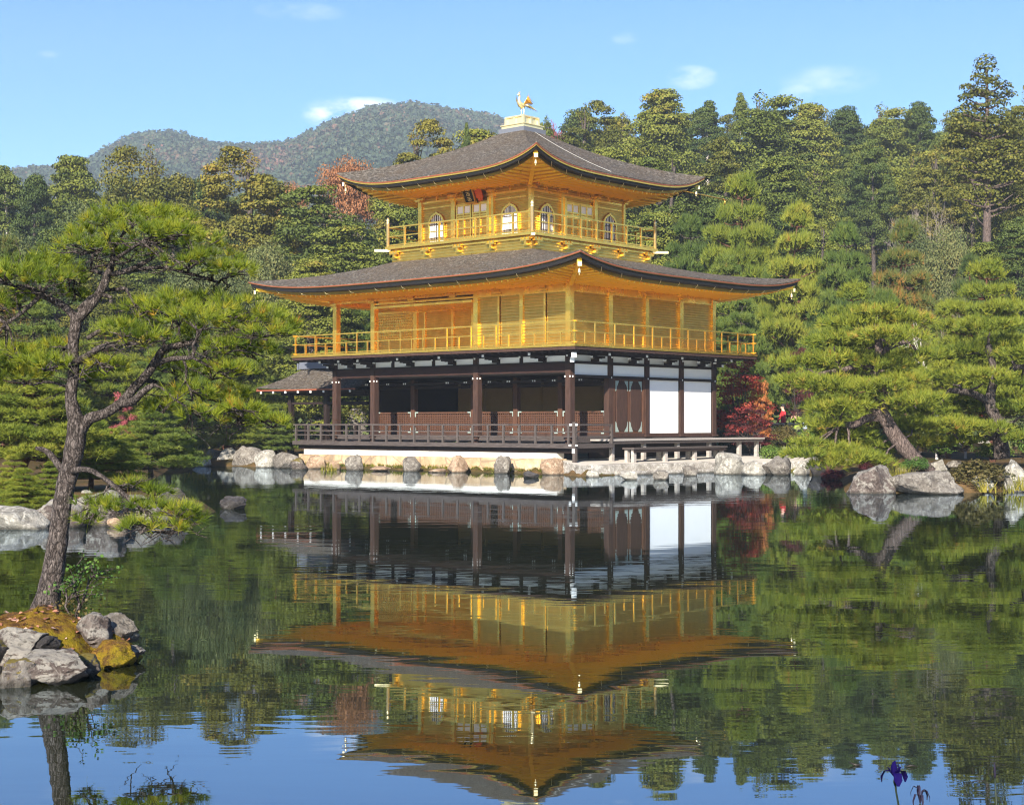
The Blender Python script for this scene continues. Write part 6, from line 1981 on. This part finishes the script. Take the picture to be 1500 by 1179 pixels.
# grasses at the water's edge
def grass_clump(px, py, Y, n, ln, label, wd, mat='grass'):
    rng = np.random.default_rng(int(px)); p = at(px, py, Y)
    B = np.stack([rng.normal(0, wd, n), rng.normal(0, wd * .6, n), np.zeros(n)], 1)
    D = np.stack([rng.normal(0, .3, n), rng.normal(0, .3, n), np.ones(n)], 1)
    V, F, T = needles(B, D, 4, ln, .011, rng, spread=.22, tj=.25)
    o = link('grass_tuft', np_mesh('grass_tuft', V, F, [M[mat]], {'tint': T}), None, p)
    return tag(o, label, 'grass')
grass_clump(1319, 714, 39.3, 60, .62, 'yellow green grass tuft between the two big right shore boulders', .10)
grass_clump(1443, 722, 36.6, 12, .34, 'few yellow reeds in the water before the knobbly white stone', .08)
grass_clump(1478, 724, 36.4, 10, .30, 'sparse yellow reeds in the water before the standing stone', .12)
grass_clump(1499, 720, 37, 20, .5, 'yellow reeds at the right edge of the photo', .08)
grass_clump(483, 692, 54.5, 24, .35, 'small yellow grass tuft beside the leaning wedge rock', .12)
grass_clump(1025, 692, 53.5, 24, .4, 'orange yellow grass tuft at the right end of the curb', .1)
grass_clump(1165, 696, 53.5, 24, .34, 'brown grass tuft between the shore row boulders', .1)
grass_clump(8, 760, 26.5, 40, .4, 'yellow grass tuft at the left edge on the left point', .15)
grass_clump(290, 672, 62, 40, .5, 'yellow grass tuft on the far left shore', .25)
def shore_weed():
    rng = np.random.default_rng(21)
    t = np.concatenate([rng.uniform(0, 1, 260), rng.uniform(0, 1, 0)])
    B = np.array([bw(-12.6 + 13 * a, -1.06 + rng.normal(0, .02), .05 + abs(rng.normal(0, .03)))[:] for a in t])
    e0, e1 = np.array([2.2, 49.2]), np.array([6.9, 53.1])
    B2 = np.array([[*(e0 + (e1 - e0) * a), .03] for a in rng.uniform(0, 1, 60)])
    B = np.concatenate([B, B2])
    D = np.stack([rng.normal(0, .5, len(B)) - .3, rng.normal(0, .3, len(B)) - .5, np.ones(len(B))], 1)
    V, F, T = needles(B, D, 8, .16, .014, rng, spread=.5, tj=.3)
    tag(link('shore_weeds', np_mesh('shore_weeds', V, F, [M['grass']], {'tint': T * .6})), 'short yellow green weeds along the waterline of the stone walls', 'weeds', kind='stuff')
shore_weed()

# ---- irises in front
M['petal'] = mat_simple('violet_petal', (.006, .003, .055), .8, amt=.5, nscale=30, spec=.05)
M['petal_dry'] = mat_simple('withered_petal', (.007, .004, .022), .8, amt=.5, nscale=30)
M['stem'] = mat_simple('dark_green_stem', (.008, .017, .006), .6, amt=.4)
IY = 5.6
def petal(pts, wid, mat, parent):
    """a cupped blade along pts with half-widths wid"""
    m = MB(); vs, fs = [], []
    pts = [Vector(p) for p in pts]; n = len(pts)
    for i, p in enumerate(pts):
        d = (pts[min(i + 1, n - 1)] - pts[max(0, i - 1)]).normalized()
        r = Vector((p.x, p.y, 0)); s = d.cross(Vector((-r.y, r.x, 0)).normalized() if r.length > 1e-4 else Vector((0, 1, 0)))
        s = Vector((-r.y, r.x, 0)).normalized() if r.length > 1e-4 else Vector((1, 0, 0))
        nn = s.cross(d).normalized()
        for k, q in enumerate((-1, -.5, 0, .5, 1)):
            vs.append(p + s * wid[i] * q + nn * (-.22 * wid[i] * q * q))
    N = len(vs)
    vs += [v + Vector((0, 0, .0012)) for v in vs]
    for i in range(n - 1):
        for k in range(4):
            a = i * 5 + k
            fs += [(a, a + 1, a + 6, a + 5), (N + a, N + a + 5, N + a + 6, N + a + 1)]
    m.add(vs, fs, 0, True)
    return m.build('petal', mat, parent)
def iris(px, py, label, withered=False, s=1.0, base=(1336, 1300)):
    c = at(px, py, IY); o = empty('iris_flower', c); tag(o, label, 'iris')
    b = at(base[0], base[1], IY + .05) - c
    st_ = MB(); st_.tube([(0, 0, -.004), Vector(b) * .12 + Vector((-.004, 0, 0)), Vector(b) * .5, b], [.0042, .0034, .0045, .006], 7)
    st_.lathe((0, 0, 0), [(.003, -.03), (.007, -.016), (.004, -.002)], 8)
    st_.build('stem', M['stem'], o)
    for i in range(3):
        a = i * 2 * PI / 3 + PI * 1.5
        u = Vector((math.cos(a), math.sin(a), 0)); 
        if not withered:
            petal([u * .003, u * .020 * s + Vector((0, 0, .020)), u * .036 * s + Vector((0, 0, .018)), u * .046 * s + Vector((0, 0, -.002)), u * .049 * s + Vector((0, 0, -.022))], [.004, .008, .015, .015, .004], M['petal'], o)
            a2 = a + PI / 3; v = Vector((math.cos(a2), math.sin(a2), 0))
            petal([v * .003, v * .012 + Vector((0, 0, .016)), v * .016 + Vector((0, 0, .036)), v * .010 + Vector((0, 0, .056))], [.003, .006, .008, .002], M['petal'], o)
            petal([u * .003, u * .010 + Vector((0, 0, .014)), u * .022 + Vector((0, 0, .026)), u * .028 + Vector((0, 0, .034))], [.003, .004, .005, .003], M['petal'], o)
        else:
            for q in (0, 1):
                a2 = a + q * PI / 3; v = Vector((math.cos(a2), math.sin(a2), 0)); h = .030 + .012 * ((i + q) % 3)
                petal([v * .002, v * .010 + Vector((0, 0, h)), v * .024 + Vector((0, 0, h + .004)), v * .034 + Vector((0, 0, h - .018)), v * .033 + Vector((0, 0, h - .034))], [.002, .004, .005, .004, .002], M['petal_dry'], o)
    if not withered: petal([(0, -.001, 0), (0, -.003, .028), (0, -.001, .058)], [.005, .009, .002], M['petal'], o)
    return o
iris(1311, 1138, 'open violet iris flower standing in front of the water at lower right')
iris(1348, 1176, 'withered curled iris flower at the bottom edge right of the open one', True, base=(1346, 1310))
def iris_bud():
    c = at(1457, 1116, IY); o = empty('iris_bud', c); tag(o, 'closed dark iris bud spear near the lower right corner', 'iris')
    b = at(1466, 1310, IY) - c
    m = MB(); m.tube([(0, 0, .0), (0, 0, -.02), (.001, 0, -.045), (.001, 0, -.06)], [.0008, .0038, .0045, .002], 8); m.build('bud', M['petal_dry'], o)
    m = MB(); m.tube([(.001, 0, -.058), Vector(b) * .4, b], [.0032, .0045, .006], 7); m.build('stem', M['stem'], o)
iris_bud()
# ---- visitors beyond the maples, with the bamboo rail
def skin_body(joints, edges, mats, parent, mat_of, levels=2, root=0):
    me = bpy.data.meshes.new('body_cage'); me.from_pydata([j[0] for j in joints], edges, [])
    tmp = bpy.data.objects.new('body_cage', me); COL.objects.link(tmp)
    sk = tmp.modifiers.new('skin', 'SKIN'); tmp.modifiers.new('sub', 'SUBSURF').levels = levels; tmp.modifiers['sub'].render_levels = levels
    for v, j in zip(me.skin_vertices[0].data, joints): v.radius = (j[1], j[2] if len(j) > 2 else j[1])
    for i, v in enumerate(me.skin_vertices[0].data): v.use_root = (i == root)
    dg = bpy.context.evaluated_depsgraph_get()
    nm = bpy.data.meshes.new_from_object(tmp.evaluated_get(dg))
    bpy.data.objects.remove(tmp); bpy.data.meshes.remove(me)
    nm.materials.clear()
    for m in mats: nm.materials.append(m)
    nm.polygons.foreach_set('material_index', [mat_of(p.center) for p in nm.polygons])
    nm.polygons.foreach_set('use_smooth', np.ones(len(nm.polygons), bool)); nm.update()
    nm.name = 'body'
    return link('body', nm, parent)
M['skin'] = mat_simple('skin', (.58, .36, .26), .6, amt=.1)
M['hair'] = mat_simple('dark_hair', (.015, .012, .011), .6, amt=.3)
def cloth(name, c): return mat_simple(name, c, .85, amt=.2, nscale=12)
def person(px, Y, rz, label, top, legs, raised=False, hair='hair', scale=1.0, gz=None):
    x = px_x(px, Y)
    o = empty('person', (x, Y, ground(x, Y) if gz is None else gz), rz); o.scale = (scale,) * 3
    tag(o, label, 'person')
    J = [((0, 0, .95), .14, .11), ((0, .01, 1.15), .13, .10), ((0, .01, 1.36), .15, .10), ((0, .005, 1.46), .065, .06), ((0, -.01, 1.54), .06), ((0, -.03, 1.62), .088, .10), ((0, -.03, 1.70), .05, .06)]
    E = [(0, 1), (1, 2), (2, 3), (3, 4), (4, 5), (5, 6)]
    for s in (-1, 1):
        b = len(J)
        el = (s * .27, -.05, 1.12) if not raised else (s * .26, -.20, 1.18)
        wr = (s * .26, -.20, .93) if not raised else (s * .12, -.36, 1.38)
        J += [((s * .19, .01, 1.38), .062), (el, .046), (wr, .032)]
        E += [(2, b), (b, b + 1), (b + 1, b + 2)]
        w_ = Vector(wr); d = (w_ - Vector(el)).normalized(); h = len(J)
        J.append((tuple(w_ + d * .06), .028, .018)); E.append((b + 2, h))
        side = d.cross(Vector((0, -1, .2))).normalized()
        for k, L in enumerate((.065, .08, .085, .075)):
            f = len(J)
            p1 = w_ + d * .10 + side * (k - 1.5) * .021
            J += [(tuple(p1), .0095), (tuple(p1 + d * L * .5 + Vector((0, -.006, 0))), .0085), (tuple(p1 + d * L * .85 + Vector((0, -.02, 0))), .007)]
            E += [(h, f), (f, f + 1), (f + 1, f + 2)]
        f = len(J); p1 = w_ + d * .035 - side * .04
        J += [(tuple(p1), .011), (tuple(p1 + d * .045 - side * .012), .009)]; E += [(b + 2, f), (f, f + 1)]
        l = len(J)
        J += [((s * .095, 0, .88), .095, .10), ((s * .10, -.015, .50), .062), ((s * .10, .01, .10), .045), ((s * .11, -.13, .035), .038, .03)]
        E += [(0, l), (l, l + 1), (l + 1, l + 2), (l + 2, l + 3)]
    def mat_of(c):
        if c.z > 1.465: return 0
        if c.z < .07: return 3
        if c.z < .90 and abs(c.x) < .21: return 2
        wz = .93 if not raised else 1.38
        wx, wy = (.26, -.20) if not raised else (.12, -.36)
        if (Vector((abs(c.x), c.y, c.z)) - Vector((wx, wy, wz)) - (Vector((0, -.1, -.1)) if not raised else Vector((-.05, -.05, .1)))).length < .13: return 0
        return 1
    skin_body(J, E, [M['skin'], cloth('jacket_cloth', top), cloth('trouser_cloth', legs), M['black']], o, mat_of)
    h = MB(); h.ball((0, .005, 1.685), .112, 8, 0, (.92, 1.0, .88)); h.ball((0, .045, 1.62), .095, 8, 0, (.95, .75, .95))
    h.build('hair', M[hair], o)
    f = MB()
    for s in (-1, 1): f.ball((s * .035, -.122, 1.628), .011, 5); 
    f.bar((-.025, -.125, 1.566), (.025, -.125, 1.566), .008, .008)
    f.build('eyes_and_mouth', M['black'], o)
    f = MB(); f.tube([(0, -.118, 1.63), (0, -.142, 1.598), (0, -.118, 1.592)], [.008, .013, .010], 6)
    for s in (-1, 1): f.ball((s * .092, -.02, 1.615), .024, 6, 0, (.45, .7, 1.2))
    f.build('nose_and_ears', M['skin'], o)
    return o
PG = .62
person(1147, 69, -1.35, 'person in a bright red jacket walking behind the bamboo rail', (.62, .03, .04), (.06, .06, .08), gz=PG + .15)
person(1168, 70, -.6, 'person in a yellow green vest leaning at the bamboo rail', (.26, .34, .05), (.04, .05, .09), True, gz=PG - .1)
person(1180, 71, .5, 'person in dark coat with pale blue sleeves beside the yellow green vest', (.42, .52, .66), (.04, .05, .09), True, gz=PG - .12)
person(1098, 70, .2, 'person in a pale beige coat seen through the dark maple leaves', (.55, .48, .40), (.10, .10, .13), gz=PG)
person(1111, 71, -.3, 'person in a white shirt right of the beige coat behind the dark maple', (.70, .70, .72), (.05, .06, .12), True, gz=PG)
person(1089, 72, .4, 'person in a mustard yellow top at the left end of the bamboo rail', (.55, .38, .06), (.04, .04, .10), gz=PG - .1)
person(1122, 73, .1, 'person in a navy blue jacket behind the dark maple', (.05, .07, .20), (.08, .08, .09), gz=PG)
fn = empty('bamboo_fence', at(1085, 640, 68)); tag(fn, 'tan bamboo rail fence in front of the visitors beyond the maple', 'fence')
r_ = MB(); b0 = at(1085, 640, 68)
for py in (621, 629):
    r_.tube([at(1070, py, 67.6) - b0, at(1215, py + .5, 68.6) - b0], .045, 7)
r_.build('rail', M['bamboo'], fn)
for px in (1075, 1103, 1130, 1157, 1184, 1211):
    k = MB(); p = at(px, 618, 67.7 + (px - 1070) / 145) - b0; k.tube([p, Vector((p.x, p.y, p.z - 1.25))], .05, 7); k.build('post', M['bamboo'], fn)
# floating leaf
fl = MB(); p = at(1253, 1121, 1); Yf = EYE * F_PX / (1121 - HOR); p = Vector((px_x(1253, Yf), Yf, .004))
fl.tube([Vector((-.03, .01, .012)), Vector((0, 0, 0)), Vector((.035, -.006, .001))], [.002, .007, .002], 6)
tag(fl.build('floating_leaf', M['bronze'], None, p), 'small curled dark leaf floating on the blue water left of the iris', 'leaf')
p = Vector((px_x(1335, 7.55), 7.55, .003)); fl = MB(); fl.tube([(-.03, 0, 0), (0, .003, .004), (.03, -.002, 0)], [.002, .006, .002], 6)
tag(fl.build('floating_leaf', M['bronze'], None, p), 'tiny dark leaf floating on the water above the withered iris', 'leaf')
